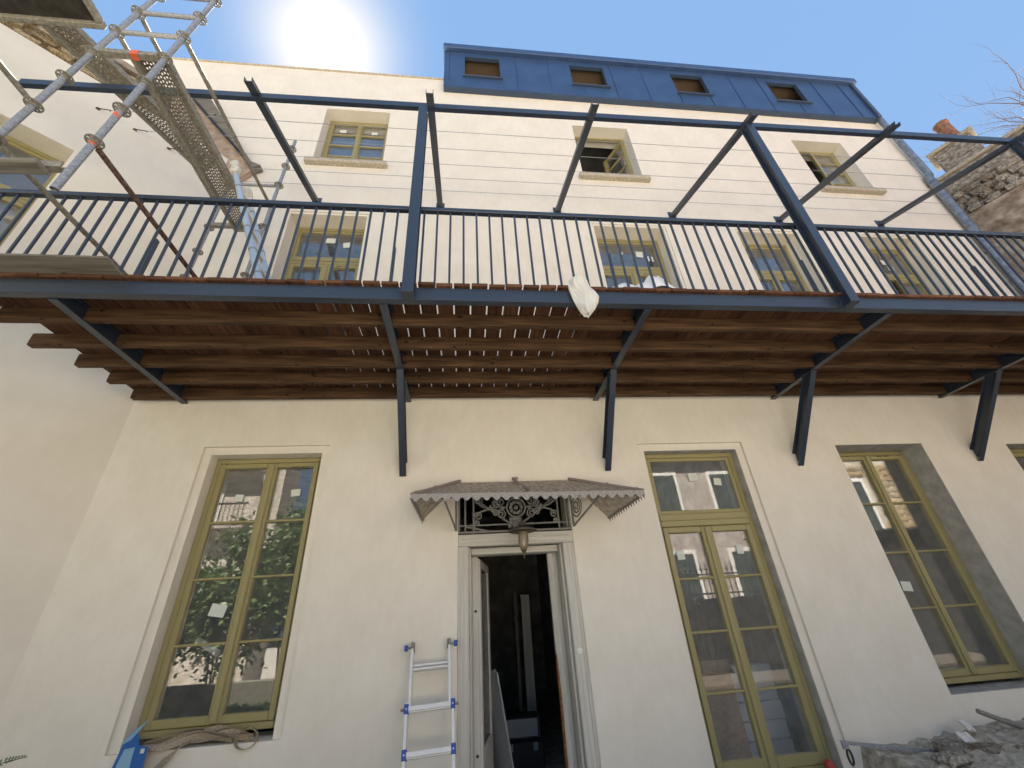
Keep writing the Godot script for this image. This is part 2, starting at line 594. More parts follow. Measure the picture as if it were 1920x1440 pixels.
	mat("white_block", lin(0.50, 0.52, 0.53), 0.8)
	mat("attic_timber", lin(0.17, 0.115, 0.07), 0.9)
	mat("shed_timber", lin(0.022, 0.020, 0.018), 0.9)
	mat("shaded_render", lin(0.13, 0.125, 0.095), 0.95)  # the garden wall's shade is put into this dark render colour
	mat("soil", lin(0.060, 0.050, 0.038), 0.95)
	var pt := mat("platform_timber", lin(0.062, 0.056, 0.048), 0.9)
	triplanar(pt, 1.2, noise_tex(116, 0.02, 5, Color(0.5, 0.48, 0.45), white, 256))
	mat("black_plastic", lin(0.02, 0.02, 0.022), 0.5)
	mat("grey_plastic", lin(0.35, 0.36, 0.36), 0.6)
	mat("red_plastic", lin(0.50, 0.075, 0.055), 0.5)
	mat("mop_rag", lin(0.62, 0.59, 0.53), 0.95)
	mat("plaster_chunk", lin(0.70, 0.68, 0.64), 0.95)
	mat("pole_wood", lin(0.24, 0.22, 0.19), 0.85)
	var pv := mat("verge_plaster", lin(0.52, 0.42, 0.34), 0.92, 0.0, 0.2)
	triplanar(pv, 0.9, noise_tex(113, 0.012, 5, Color(0.78, 0.74, 0.7), white, 512))
	var ob := mat("obscure_glass", lin(0.05, 0.055, 0.055), 0.12, 0.0, 0.6)
	ob.heightmap_enabled = true
	ob.heightmap_texture = noise_tex(114, 0.05, 3, Color.BLACK, white, 512)
	ob.heightmap_scale = 1.0
	ob.uv1_triplanar = true
	ob.uv1_world_triplanar = true
	ob.uv1_scale = Vector3.ONE * 3.0


# ------------------------------------------------------------------ scene
func _ready() -> void:
	rng.seed = 20240611
	var cam := Camera3D.new()
	cam.name = "camera"
	cam.transform = Transform3D(Basis(Vector3(0.993739, -0.057850, 0.095586), Vector3(0.002712, 0.867755, 0.496985), Vector3(-0.111696, -0.493614, 0.862478)), Vector3(0, 1.6, 4.8))
	cam.fov = 85.06
	cam.near = 0.05
	cam.far = 400.0
	add_child(cam)
	cam.current = true
	var e := Environment.new()
	e.background_mode = Environment.BG_SKY
	var sm := ProceduralSkyMaterial.new()
	sm.sky_top_color = lin(0.330, 0.575, 1.0)
	sm.sky_horizon_color = lin(0.64, 0.82, 1.05)
	sm.sky_curve = 0.22
	sm.ground_bottom_color = lin(0.2, 0.19, 0.17)
	sm.ground_horizon_color = lin(0.3, 0.3, 0.3)
	sm.sun_angle_max = 26.0
	sm.sun_curve = 0.165
	var sky := Sky.new()
	sky.sky_material = sm
	e.sky = sky
	e.tonemap_mode = Environment.TONE_MAPPER_LINEAR
	e.tonemap_exposure = 8.7
	e.background_energy_multiplier = 0.10
	e.sdfgi_enabled = true
	e.ssao_enabled = true
	e.ssil_enabled = true
	var we := WorldEnvironment.new()
	we.name = "world"
	we.environment = e
	add_child(we)
	var sun := DirectionalLight3D.new()
	sun.name = "sun"
	sun.light_energy = 1.6
	sun.light_color = Color(1.0, 0.965, 0.91)
	sun.light_angular_distance = 0.53
	sun.shadow_enabled = true
	add_child(sun)
	sun.look_at_from_position(Vector3(-0.241, 0.895, -0.374) * 30.0, Vector3.ZERO)

	materials()
	ground()
	house()
	wing()
	neighbour()
	balcony()
	pergola()
	wires()
	scaffold()
	entrance()
	loose_things()
	courtyard()


func ground() -> void:
	var g := Geo.new()
	g.quad(Vector3(-90, 0, -90), Vector3(90, 0, -90), Vector3(90, 0, 90), Vector3(-90, 0, 90), Vector3.UP)
	structure("ground", g, M.ground)


# ------------------------------------------------------------------ windows
# A window in a wall: outer frame from x0 to x1 and y0 to y1, its face at z. bars: heights of the glazing bars.
# transom: [bottom, top] of a fixed cross bar, the light above it is one pane. swing: angle of an opened right leaf.
func window(parent: Node, x0: float, x1: float, y0: float, y1: float, z: float, o: Dictionary) -> Node3D:
	var fw: float = o.get("fw", 0.055)
	var lw: float = o.get("lw", 0.055)
	var g := Geo.new()
	ring(g, x0, x1, y0, y1, fw, z, 0.07)
	var top := y1 - fw
	if o.has("transom"):
		var t: Array = o.transom
		g.bb(Vector3(x0 + fw, t[0], z - 0.07), Vector3(x1 - fw, t[1], z + 0.004), 0.006)
		g.bb(Vector3(x0 + fw, (t[0] + t[1]) * 0.5 - 0.006, z + 0.004), Vector3(x1 - fw, (t[0] + t[1]) * 0.5 + 0.006, z + 0.016), 0.003)
		ring(g, x0 + fw, x1 - fw, t[1], top, 0.045, z - 0.012, 0.05)
		top = t[0]
	var w := part(o.get("called", "window"), g, M.olive, parent)
	if o.has("label"):
		w.set_meta("label", o.label)
	if o.has("transom"):
		var t: Array = o.transom
		pane(w, x0 + fw + 0.045, x1 - fw - 0.045, t[1] + 0.045, y1 - fw - 0.045, z - 0.03)
	var cx: float = o.get("cx", (x0 + x1) * 0.5)
	var a0 := x0 + fw + 0.004
	var a1 := x1 - fw - 0.004
	var b0 := y0 + fw + 0.004
	var b1 := top - 0.006
	var bars: Array = o.get("bars", [])
	for side in [0, 1]:
		if o.get("only", -1) == 1 - side:
			continue
		var l0 := a0 if side == 0 else cx + 0.003
		var l1 := cx - 0.003 if side == 0 else a1
		var lg := Geo.new()
		var base := Vector3(l0 if side == 0 else l1, 0, z)
		var at := Transform3D(Basis(), base)
		if o.has("swing") and side == o.get("swing_side", 1):
			at = Transform3D(Basis(Vector3.UP, o.swing), base)
		var shut := Transform3D(Basis(), -base)
		lg.xf = at * shut
		ring(lg, l0, l1, b0, b1, lw, z + 0.008, 0.06, 0.007, o.get("low", 0.07))
		if side == 1:      # meeting stile cover
			lg.bb(Vector3(cx - 0.03, b0 + 0.01, z + 0.008), Vector3(cx + 0.03, b1 - 0.01, z + 0.028), 0.008)
		else:
			lg.bb(Vector3(l1 - 0.028, b0 + 0.004, z - 0.052), Vector3(l1 - 0.002, b1 - 0.004, z - 0.05))
		part("leaf", lg, M.olive, w)
		var low: float = o.get("low", 0.07)
		var ys := [b0 + low] + bars + [b1 - lw]
		for i in ys.size() - 1:
			var p0: float = ys[i] + (0.011 if i > 0 else 0.0)
			var p1: float = ys[i + 1] - (0.011 if i < ys.size() - 2 else 0.0)
			var pg := Geo.new()
			pg.xf = at * shut
			pg.bb(Vector3(l0 + lw - 0.004, p0 - 0.004, z - 0.03), Vector3(l1 - lw + 0.004, p1 + 0.004, z - 0.026))
			part("pane", pg, M.glass, w)
			var qg := Geo.new()      # the inner sheet of the double glazing
			qg.xf = at * shut
			qg.bb(Vector3(l0 + lw - 0.004, p0 - 0.004, z - 0.048), Vector3(l1 - lw + 0.004, p1 + 0.004, z - 0.044))
			part("inner_pane", qg, M.glass, w)
			if i > 0:
				var bg := Geo.new()
				bg.xf = at * shut
				bg.bb(Vector3(l0 + lw - 0.004, ys[i] - 0.012, z - 0.035), Vector3(l1 - lw + 0.004, ys[i] + 0.012, z + 0.002), 0.006)
				part("glazing_bar", bg, M.olive, w)
	if o.has("vent"):
		var v: Array = o.vent
		for k in 2:
			var vg := Geo.new()
			vg.bb(Vector3(v[0] + k * 0.11, v[1] - 0.005, z + 0.008), Vector3(v[0] + k * 0.11 + 0.085, v[1] + 0.005, z + 0.0105))
			part("vent_slot", vg, M.black_seal, w)
	for s in o.get("papers", []):
		var sg := Geo.new()
		sg.box(Vector3(s[0], s[1], z - 0.0225), Vector3(s[2], s[3], 0.001), 0.0, Basis(Vector3(0, 0, 1), s[4]))
		part("paper_label", sg, M.paper, w)
	return w


func pane(w: Node, a: float, b: float, c0: float, d: float, z: float) -> void:
	var pg := Geo.new()
	pg.bb(Vector3(a - 0.003, c0 - 0.003, z), Vector3(b + 0.003, d + 0.003, z + 0.004))
	part("pane", pg, M.glass, w)
	pg = Geo.new()
	pg.bb(Vector3(a - 0.003, c0 - 0.003, z - 0.018), Vector3(b + 0.003, d + 0.003, z - 0.014))
	part("inner_pane", pg, M.glass, w)


# ------------------------------------------------------------------ the house
func house() -> void:
	var h := thing("plastered_house", "tall cream plastered house with olive windows and a long blue zinc dormer", "house")
	house_node = h
	var holes := [
		[-2.865, -1.66, 0.84, 3.447, 0.17, 0.085, 0.035],
		[-0.08, 1.19, 0.0, 3.0, 0.4, 0.0, 0.0],
		[2.243, 3.492, 0.18, 3.385, 0.14, 0.085, 0.035],
		[4.888, 6.19, 0.70, 3.40, 0.28, 0.0, 0.0],
		[7.50, 8.76, 0.80, 3.364, 0.2, 0.0, 0.0],
		[-2.80, -1.60, 4.27, 7.555, 0.29, 0.04, 0.02],
		[2.25, 3.53, 4.27, 7.555, 0.29, 0.04, 0.02],
		[4.94, 6.10, 4.27, 7.555, 0.29, 0.04, 0.02],
		[7.41, 8.59, 4.27, 7.555, 0.29, 0.04, 0.02],
		[-2.70, -1.48, 8.93, 10.66, 0.23, 0.0, 0.0],
		[2.262, 3.467, 8.93, 10.66, 0.23, 0.0, 0.0],
		[7.305, 8.535, 8.93, 10.66, 0.23, 0.0, 0.0],
	]
	part("wall", wall_slab(-8.6, 10.05, -0.3, 12.10, 0.45, holes), M.plaster, h)
	# coping at the eaves: a thin zinc edge that runs up to the dormer
	var g := Geo.new()
	g.bb(Vector3(-8.6, 12.10, -0.3), Vector3(-0.45, 12.135, 0.03), 0.006)
	part("coping", g, M.sill_stone, h)
	# shell behind the facade: slabs, side and rear walls, roof
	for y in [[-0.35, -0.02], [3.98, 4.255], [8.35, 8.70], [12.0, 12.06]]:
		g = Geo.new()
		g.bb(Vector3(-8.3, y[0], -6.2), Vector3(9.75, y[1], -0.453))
		part("floor_slab", g, M.inner_floor if y[1] < 1.0 else (M.lit_ceiling if y[1] > 12.0 else M.inner_plaster), h)
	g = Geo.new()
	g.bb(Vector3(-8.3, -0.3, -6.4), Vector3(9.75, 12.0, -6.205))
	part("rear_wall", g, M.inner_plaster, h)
	for x in [-8.6, 9.755]:
		g = Geo.new()
		g.bb(Vector3(x, -0.3, -6.4), Vector3(x + 0.295, 12.0, -0.453))
		part("side_wall", g, M.plaster, h)
	for x in [-0.9, 1.75, 4.1, 6.9]:
		g = Geo.new()
		g.bb(Vector3(x, -0.018, -6.2), Vector3(x + 0.12, 11.98, -0.455))
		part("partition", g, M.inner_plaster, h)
	# cement reveals round the two right-hand ground-floor openings (fresh grey render, not painted yet)
	for r in [[2.243, 3.492, 0.18, 3.385, -0.035], [4.888, 6.19, 0.70, 3.40, 0.0], [7.50, 8.76, 0.80, 3.364, 0.0]]:
		var t := 0.006
		for q in [[Vector3(r[0], r[2], -0.44), Vector3(r[0] + t, r[3], r[4] - 0.004)], [Vector3(r[1] - t, r[2], -0.44), Vector3(r[1], r[3], r[4] - 0.004)], [Vector3(r[0] + t, r[3] - t, -0.44), Vector3(r[1] - t, r[3], r[4] - 0.004)], [Vector3(r[0] + t, r[2], -0.44), Vector3(r[1] - t, r[2] + t, r[4] - 0.004)]]:
			g = Geo.new()
			g.bb(q[0], q[1])
			part("reveal", g, M.cement, h)
	# ground floor
	var pr := PI / 180.0
	window(h, -2.862, -1.663, 0.90, 3.44, -0.17, {"bars": [1.585, 2.16, 2.72], "cx": -2.235, "vent": [-2.02, 3.325], "papers": [[-2.53, 2.99, 0.09, 0.075, -4 * pr], [-1.93, 3.03, 0.1, 0.08, 6 * pr], [-2.45, 1.87, 0.15, 0.11, -10 * pr]]})
	window(h, 2.252, 3.483, 0.20, 3.376, -0.14, {"transom": [2.47, 2.615], "bars": [0.867, 1.39, 1.908], "cx": 2.85, "low": 0.09, "lw": 0.065, "papers": [[2.88, 3.07, 0.12, 0.10, 2 * pr], [3.19, 3.0, 0.1, 0.09, -6 * pr], [2.47, 2.16, 0.09, 0.10, 3 * pr], [3.21, 2.19, 0.08, 0.10, -3 * pr]]})
	window(h, 4.897, 6.181, 0.74, 3.39, -0.28, {"bars": [1.465, 2.075, 2.675], "cx": 5.56, "vent": [5.72, 3.318], "papers": [[5.28, 1.70, 0.13, 0.105, -6 * pr]]})
	window(h, 7.509, 8.751, 0.82, 3.355, -0.2, {"bars": [1.465, 2.075, 2.675]})
	# first floor, behind the balcony
	var fr := [[-2.797, -1.603, -2.19, [[-2.21, 7.28, 0.15, 0.11, 0.0], [-1.94, 7.19, 0.12, 0.12, 8 * pr]]], [2.253, 3.527, 2.9, [[2.78, 7.22, 0.07, 0.07, 0.0], [3.12, 7.20, 0.13, 0.14, -5 * pr], [3.27, 7.10, 0.03, 0.12, 0.0], [3.34, 7.09, 0.03, 0.12, 0.0]]], [4.943, 6.097, 5.53, []], [7.413, 8.587, 8.0, [[8.04, 7.20, 0.12, 0.12, -4 * pr], [8.10, 7.04, 0.12, 0.12, -4 * pr]]]]
	for k in 4:
		var f: Array = fr[k]
		var o := {"transom": [6.72, 6.848], "bars": [5.2, 5.9], "cx": f[2], "papers": f[3], "vent": [f[2] + 0.16, 6.672], "lw": 0.065}
		if k == 3:
			o["swing"] = 1.05
			o["swing_side"] = 0
		window(h, f[0], f[1], 4.275, 7.548, -0.29, o)
	# second floor
	var up := [[-2.697, -1.483, [[-2.41, 10.34, 0.12, 0.09, 0.0], [-1.80, 10.33, 0.12, 0.09, 0.0]]], [2.265, 3.464, []], [7.308, 8.532, []]]
	for k in 3:
		var u: Array = up[k]
		var o := {"bars": [9.49, 9.84, 10.195], "papers": u[2], "lw": 0.05, "fw": 0.045}
		if k == 1:
			o["swing"] = -1.12
			o["only"] = 1
		if k == 2:
			o["only"] = 1
		window(h, u[0], u[1], 8.95, 10.655, -0.23, o)
		g = Geo.new()
		g.bb(Vector3(u[0] - 0.10, 8.82, -0.26), Vector3(u[1] + 0.10, 8.925, 0.10), 0.012)
		part("sill", g, M.sill_stone, h)
	# downpipe at the right-hand corner
	g = Geo.new()
	g.tube([Vector3(9.98, 11.75, 0.10), Vector3(9.99, 10.6, 0.10), Vector3(10.0, 9.55, 0.10), Vector3(9.985, 9.43, 0.10), Vector3(9.93, 9.36, 0.10)], 0.062, 16)
	var dp := part("downpipe", g, M.zinc_pipe, h)
	g = Geo.new()
	g.tube([Vector3(9.91, 9.42, 0.10), Vector3(9.90, 8.0, 0.10), Vector3(9.88, 6.0, 0.10), Vector3(9.87, 0.1, 0.10)], 0.072, 16)
	part("lower_pipe", g, M.zinc_pipe, dp)
	for y in [11.2, 9.2, 7.2, 5.4]:
		g = Geo.new()
		var cx := 9.985 if y > 9.4 else 9.9
		g.lathe(Vector3(cx, y, 0.10), [Vector2(0.064, -0.02), Vector2(0.079, -0.018), Vector2(0.079, 0.018), Vector2(0.064, 0.02)], 16)
		g.bb(Vector3(cx - 0.01, y - 0.012, 0.0), Vector3(cx + 0.01, y + 0.012, 0.04))
		part("pipe_clip", g, M.zinc_pipe, dp)
	dormer(h)
	# small hooks left in the render of the first floor
	for q in [[0.72, 4.92], [3.98, 5.0], [6.62, 4.95]]:
		g = Geo.new()
		var pts := []
		for i in 9:
			var a := float(i) / 8.0 * 4.6
			pts.append(Vector3(q[0] + 0.05 * cos(a) + 0.015 * i, q[1] + 0.045 * sin(a) - 0.012 * i, 0.012 + 0.012 * sin(i * 1.3)))
		pts.push_front(Vector3(q[0] + 0.05, q[1], -0.02))
		g.tube(pts, 0.006, 6)
		part("wire_end", g, M.dark_iron, h)


func dormer(h: Node) -> void:
	var x0 := -0.44
	var x1 := 9.86
	var y0 := 11.60
	var y1 := 13.10
	var z := 0.14
	# the box behind the cladding
	var wins := [[0.005, 0.815], [2.445, 3.275], [4.94, 5.77], [7.45, 8.29]]
	var wy0 := 12.03
	var wy1 := 12.93
	var g := Geo.new()
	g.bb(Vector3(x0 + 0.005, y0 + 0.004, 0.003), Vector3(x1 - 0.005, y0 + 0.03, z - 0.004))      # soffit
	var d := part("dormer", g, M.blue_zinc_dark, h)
	d.set_meta("label", "long blue zinc dormer with four square openings")
	g = Geo.new()
	g.bb(Vector3(x0 + 0.005, y1 - 0.06, -2.6), Vector3(x1 - 0.005, y1, z - 0.045))
	g.bb(Vector3(x0 + 0.005, 12.07, -2.6), Vector3(x0 + 0.09, y1 - 0.06, 0.1))
	g.bb(Vector3(x1 - 0.09, 12.07, -2.6), Vector3(x1 - 0.005, y1 - 0.06, 0.1))
	g.bb(Vector3(x0 + 0.005, 12.07, -2.7), Vector3(x1 - 0.005, y1, -2.605))
	g.bb(Vector3(x0 + 0.09, 12.062, -2.6), Vector3(x1 - 0.09, 12.10, -0.1))
	part("attic_box", g, M.attic_timber, d)
	# cladding sheets between standing seams; the openings interrupt them
	var cuts := [x0, -0.325]
	var x := 0.42
	while x < x1 - 0.3:
		cuts.append(x)
		x += 0.757
	cuts.append(x1)
	for i in cuts.size() - 1:
		var a: float = cuts[i] + 0.0025
		var b: float = cuts[i + 1] - 0.0025
		var spans := [[a, b, y0, y1]]
		for w in wins:
			var next := []
			for s in spans:
				if s[1] <= w[0] or s[0] >= w[1] or s[2] >= wy1 or s[3] <= wy0:
					next.append(s)
					continue
				if s[0] < w[0]:
					next.append([s[0], w[0], s[2], s[3]])
				if s[1] > w[1]:
					next.append([w[1], s[1], s[2], s[3]])
				var m0 := maxf(s[0], w[0])
				var m1 := minf(s[1], w[1])
				next.append([m0, m1, s[2], wy0])
				next.append([m0, m1, wy1, s[3]])
			spans = next
		for s in spans:
			if s[1] - s[0] > 0.004:
				g = Geo.new()
				g.bb(Vector3(s[0], s[2], 0.10), Vector3(s[1], s[3], z + 0.0015 * sin(i * 2.3)))
				part("zinc_sheet", g, M.blue_zinc, d)
		if i > 1:
			g = Geo.new()
			g.bb(Vector3(cuts[i] - 0.004, y0 + 0.02, z - 0.01), Vector3(cuts[i] + 0.004, wy0 - 0.03, z + 0.012))
			var blocked := false
			for w in wins:
				if cuts[i] > w[0] - 0.02 and cuts[i] < w[1] + 0.02:
					blocked = true
			if not blocked:
				g = Geo.new()
				g.bb(Vector3(cuts[i] - 0.004, y0 + 0.01, z - 0.01), Vector3(cuts[i] + 0.004, y1 - 0.01, z + 0.012))
			part("standing_seam", g, M.blue_zinc, d)
	# fascia and the verge along the right-hand end
	g = Geo.new()
	g.bb(Vector3(x0 - 0.03, y1 + 0.003, -2.7), Vector3(x1 + 0.16, y1 + 0.19, z + 0.10), 0.012)
	part("fascia", g, M.blue_zinc, d)
	g = Geo.new()
	g.bb(Vector3(x1 + 0.002, y0 + 0.01, -0.2), Vector3(x1 + 0.10, y1, z + 0.05), 0.008)
	part("corner_trim", g, M.blue_zinc_dark, d)
	for w in wins:
		g = Geo.new()
		for q in [[Vector3(w[0], wy0, 0.07), Vector3(w[0] + 0.012, wy1, z + 0.006)], [Vector3(w[1] - 0.012, wy0, 0.07), Vector3(w[1], wy1, z + 0.006)], [Vector3(w[0] + 0.012, wy1 - 0.012, 0.07), Vector3(w[1] - 0.012, wy1, z + 0.006)]]:
			g.bb(q[0], q[1])
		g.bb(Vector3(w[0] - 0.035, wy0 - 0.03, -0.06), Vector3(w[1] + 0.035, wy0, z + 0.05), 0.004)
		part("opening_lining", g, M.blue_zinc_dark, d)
		g = Geo.new()
		g.bb(Vector3(w[0] + 0.021, wy0 + 0.002, -0.05), Vector3(w[1] - 0.021, wy0 + 0.05, 0.05), 0.004)
		part("window_board", g, M.sill_stone if w[0] < 1.0 else M.grey_plastic, d)
	# a vent pipe with a bent cowl on the dormer roof
	g = Geo.new()
	g.tube([Vector3(10.0, 13.2, -0.25), Vector3(10.0, 13.55, -0.25)], 0.055, 14)
	var vp := part("vent_pipe", g, M.white_paint, d)
	g = Geo.new()
	g.tube([Vector3(10.0, 13.55, -0.25), Vector3(10.02, 13.63, -0.23), Vector3(10.08, 13.68, -0.2)], 0.058, 12)
	part("cowl", g, M.terracotta, vp)


# ------------------------------------------------------------------ the wing on the left, at an angle to the facade
func wing() -> void:
	var w := thing("plastered_wing", "cream plastered side wing with exposed rubble stones along its wall top", "house", Vector3(-3.88, 0, 0))
	w.basis = Basis(Vector3(0.755, 0, -0.656).normalized(), Vector3.UP, Vector3(0.656, 0, 0.755).normalized())
	part("wall", wall_slab(-7.5, 0.35, -0.3, 8.72, 0.4, [[-2.75, -1.585, 4.45, 7.295, 0.3, 0.0, 0.0]]), M.plaster, w)
	window(w, -2.747, -1.588, 4.46, 7.29, -0.30, {"transom": [6.4, 6.52], "bars": [5.1, 5.75], "lw": 0.06})
	for q in [[Vector3(-7.3, -0.3, -3.2), Vector3(-0.6, 9.2, -3.0)], [Vector3(-7.5, -0.3, -3.0), Vector3(-7.3, 9.2, -0.402)], [Vector3(-0.75, -0.3, -3.0), Vector3(-0.6, 9.2, -0.402)], [Vector3(-7.3, 4.1, -3.0), Vector3(-0.75, 4.3, -0.402)], [Vector3(-7.3, 8.4, -3.0), Vector3(-0.75, 8.6, -0.402)]]:
		var gi := Geo.new()
		gi.bb(q[0], q[1])
		part("inner_wall", gi, M.inner_plaster, w)
	# rough ledge and rubble course under the wall top
	var g := Geo.new()
	g.bb(Vector3(-7.4, 8.722, -0.36), Vector3(-1.1, 9.30, -0.10))
	part("wall_core", g, M.stone_2, w)
	var r := RandomNumberGenerator.new()
	r.seed = 77
	for row in 4:
		var x := -4.4 + r.randf() * 0.2
		var yy := 8.745 + row * 0.135
		while x < -1.35:
			var len := r.randf_range(0.16, 0.42)
			var hh := r.randf_range(0.09, 0.125)
			g = Geo.new()
			stone(g, Vector3(x + len * 0.5, yy + hh * 0.5, -0.10), Vector3(len * 0.5, hh * 0.52, 0.10 + r.randf() * 0.05), r)
			part("stone", g, M["stone_%d" % (r.randi() % 4)], w)
			x += len + r.randf_range(0.01, 0.04)
	g = Geo.new()
	g.bb(Vector3(-7.4, 9.303, -3.1), Vector3(-1.1, 9.42, 0.02))
	part("roof_edge", g, M.old_render, w)
	# plaster verge and dark board where the wing's roof meets the facade
	g = Geo.new()
	var inv := w.transform.affine_inverse()
	g.xf = inv
	var poly := PackedVector2Array([Vector2(-5.41, 10.93), Vector2(-5.13, 10.54), Vector2(-4.45, 9.68), Vector2(-3.84, 8.88), Vector2(-3.55, 8.46), Vector2(-3.72, 8.20), Vector2(-3.88, 8.05), Vector2(-4.58, 9.0), Vector2(-5.45, 10.3)])
	g.prism(poly, 0.02, 0.10)
	part("verge", g, M.verge_plaster, w)
	g = Geo.new()
	g.xf = inv
	g.prism(PackedVector2Array([Vector2(-5.12, 10.56), Vector2(-4.74, 10.48), Vector2(-3.91, 9.12), Vector2(-3.59, 8.63), Vector2(-3.42, 8.54), Vector2(-3.57, 8.44), Vector2(-3.8, 8.80), Vector2(-4.42, 9.66)]), 0.02, 0.14)
	part("verge_board", g, M.grey_board, w)
	g = Geo.new()
	g.xf = inv
	g.tube([Vector3(-5.0, 10.38, 0.15), Vector3(-3.64, 8.62, 0.15)], 0.022, 8)
	part("verge_flashing", g, M.dark_iron, w)


# a rough, rounded block of stone
func stone(g: Geo, at: Vector3, half: Vector3, r: RandomNumberGenerator) -> void:
	var p := {}
	for i in 3:
		for j in 3:
			for k in 3:
				var q := Vector3(i - 1, j - 1, k - 1)
				if q == Vector3.ZERO:
					continue
				var f := 1.0 / pow(q.length(), 0.55)
				p[Vector3i(i, j, k)] = at + q * half * f * r.randf_range(0.86, 1.1)
	for axis in 3:
		for s in [0, 2]:
			for a in 2:
				for b in 2:
					var c := []
					for o in [[a, b], [a + 1, b], [a + 1, b + 1], [a, b + 1]]:
						var key := Vector3i()
						key[axis] = s
						key[(axis + 1) % 3] = o[0]
						key[(axis + 2) % 3] = o[1]
						c.append(p[key])
					var hint := Vector3()
					hint[axis] = s - 1
					g.quad(c[0], c[1], c[2], c[3], hint)


# ------------------------------------------------------------------ the neighbour on the right
func neighbour() -> void:
	var h := thing("stone_neighbour", "old rendered stone building with a stone band and a chimney", "house", Vector3(10.15, 0, 0))
	h.basis = Basis(Vector3(0.4311, 0, 0.9023), Vector3.UP, Vector3(-0.9023, 0, 0.4311))
	var g := Geo.new()
	g.bb(Vector3(-0.4, -0.3, -0.6), Vector3(4.2, 8.25, 0.0))
	part("wall", g, M.old_render, h)
	g = Geo.new()
	g.bb(Vector3(-0.4, 8.253, -0.6), Vector3(4.2, 8.9, -0.10))
	part("band_core", g, M.rubble, h)
	var r := RandomNumberGenerator.new()
	r.seed = 5
	for row in 4:
		var x := -0.35 + r.randf() * 0.1
		while x < 4.0:
			var len := r.randf_range(0.14, 0.42)
			g = Geo.new()
			stone(g, Vector3(x + len * 0.5, 8.33 + row * 0.15 + r.randf_range(-0.02, 0.02), -0.10), Vector3(len * 0.52, 0.085, 0.10 + r.randf() * 0.07), r)
			part("stone", g, M["grey_stone_%d" % (r.randi() % 3)], h)
			x += len + 0.02
	g = Geo.new()
	g.bb(Vector3(-0.4, 8.905, -0.6), Vector3(4.2, 9.33, -0.02), 0.03)
	part("upper_wall", g, M.chimney_render, h)
	g = Geo.new()
	g.bb(Vector3(-0.4, 9.333, -0.7), Vector3(4.2, 9.40, 0.03), 0.012)
	part("coping", g, M.rubble, h)
	g = Geo.new()
	g.bb(Vector3(0.24, 9.402, -0.62), Vector3(0.86, 10.02, -0.06), 0.02)
	var ch := part("chimney", g, M.chimney_render, h)
	g = Geo.new()
	g.bb(Vector3(0.17, 10.022, -0.68), Vector3(0.93, 10.10, 0.0), 0.012)
	part("chimney_cap", g, M.rubble, ch)
	g = Geo.new()
	g.lathe(Vector3(0.66, 10.102, -0.26), [Vector2(0.0, 0.0), Vector2(0.17, 0.0), Vector2(0.15, 0.14), Vector2(0.135, 0.16), Vector2(0.125, 0.2), Vector2(0.118, 0.62), Vector2(0.135, 0.63), Vector2(0.135, 0.67), Vector2(0.10, 0.67), Vector2(0.10, 0.4), Vector2(0.0, 0.4)], 24)
	part("chimney_pot", g, M.terracotta, ch)
	g = Geo.new()
	g.bb(Vector3(-0.35, 9.402, -0.7), Vector3(0.2, 9.5, -0.2), 0.02)
	part("ridge_mortar", g, M.chimney_render, h)


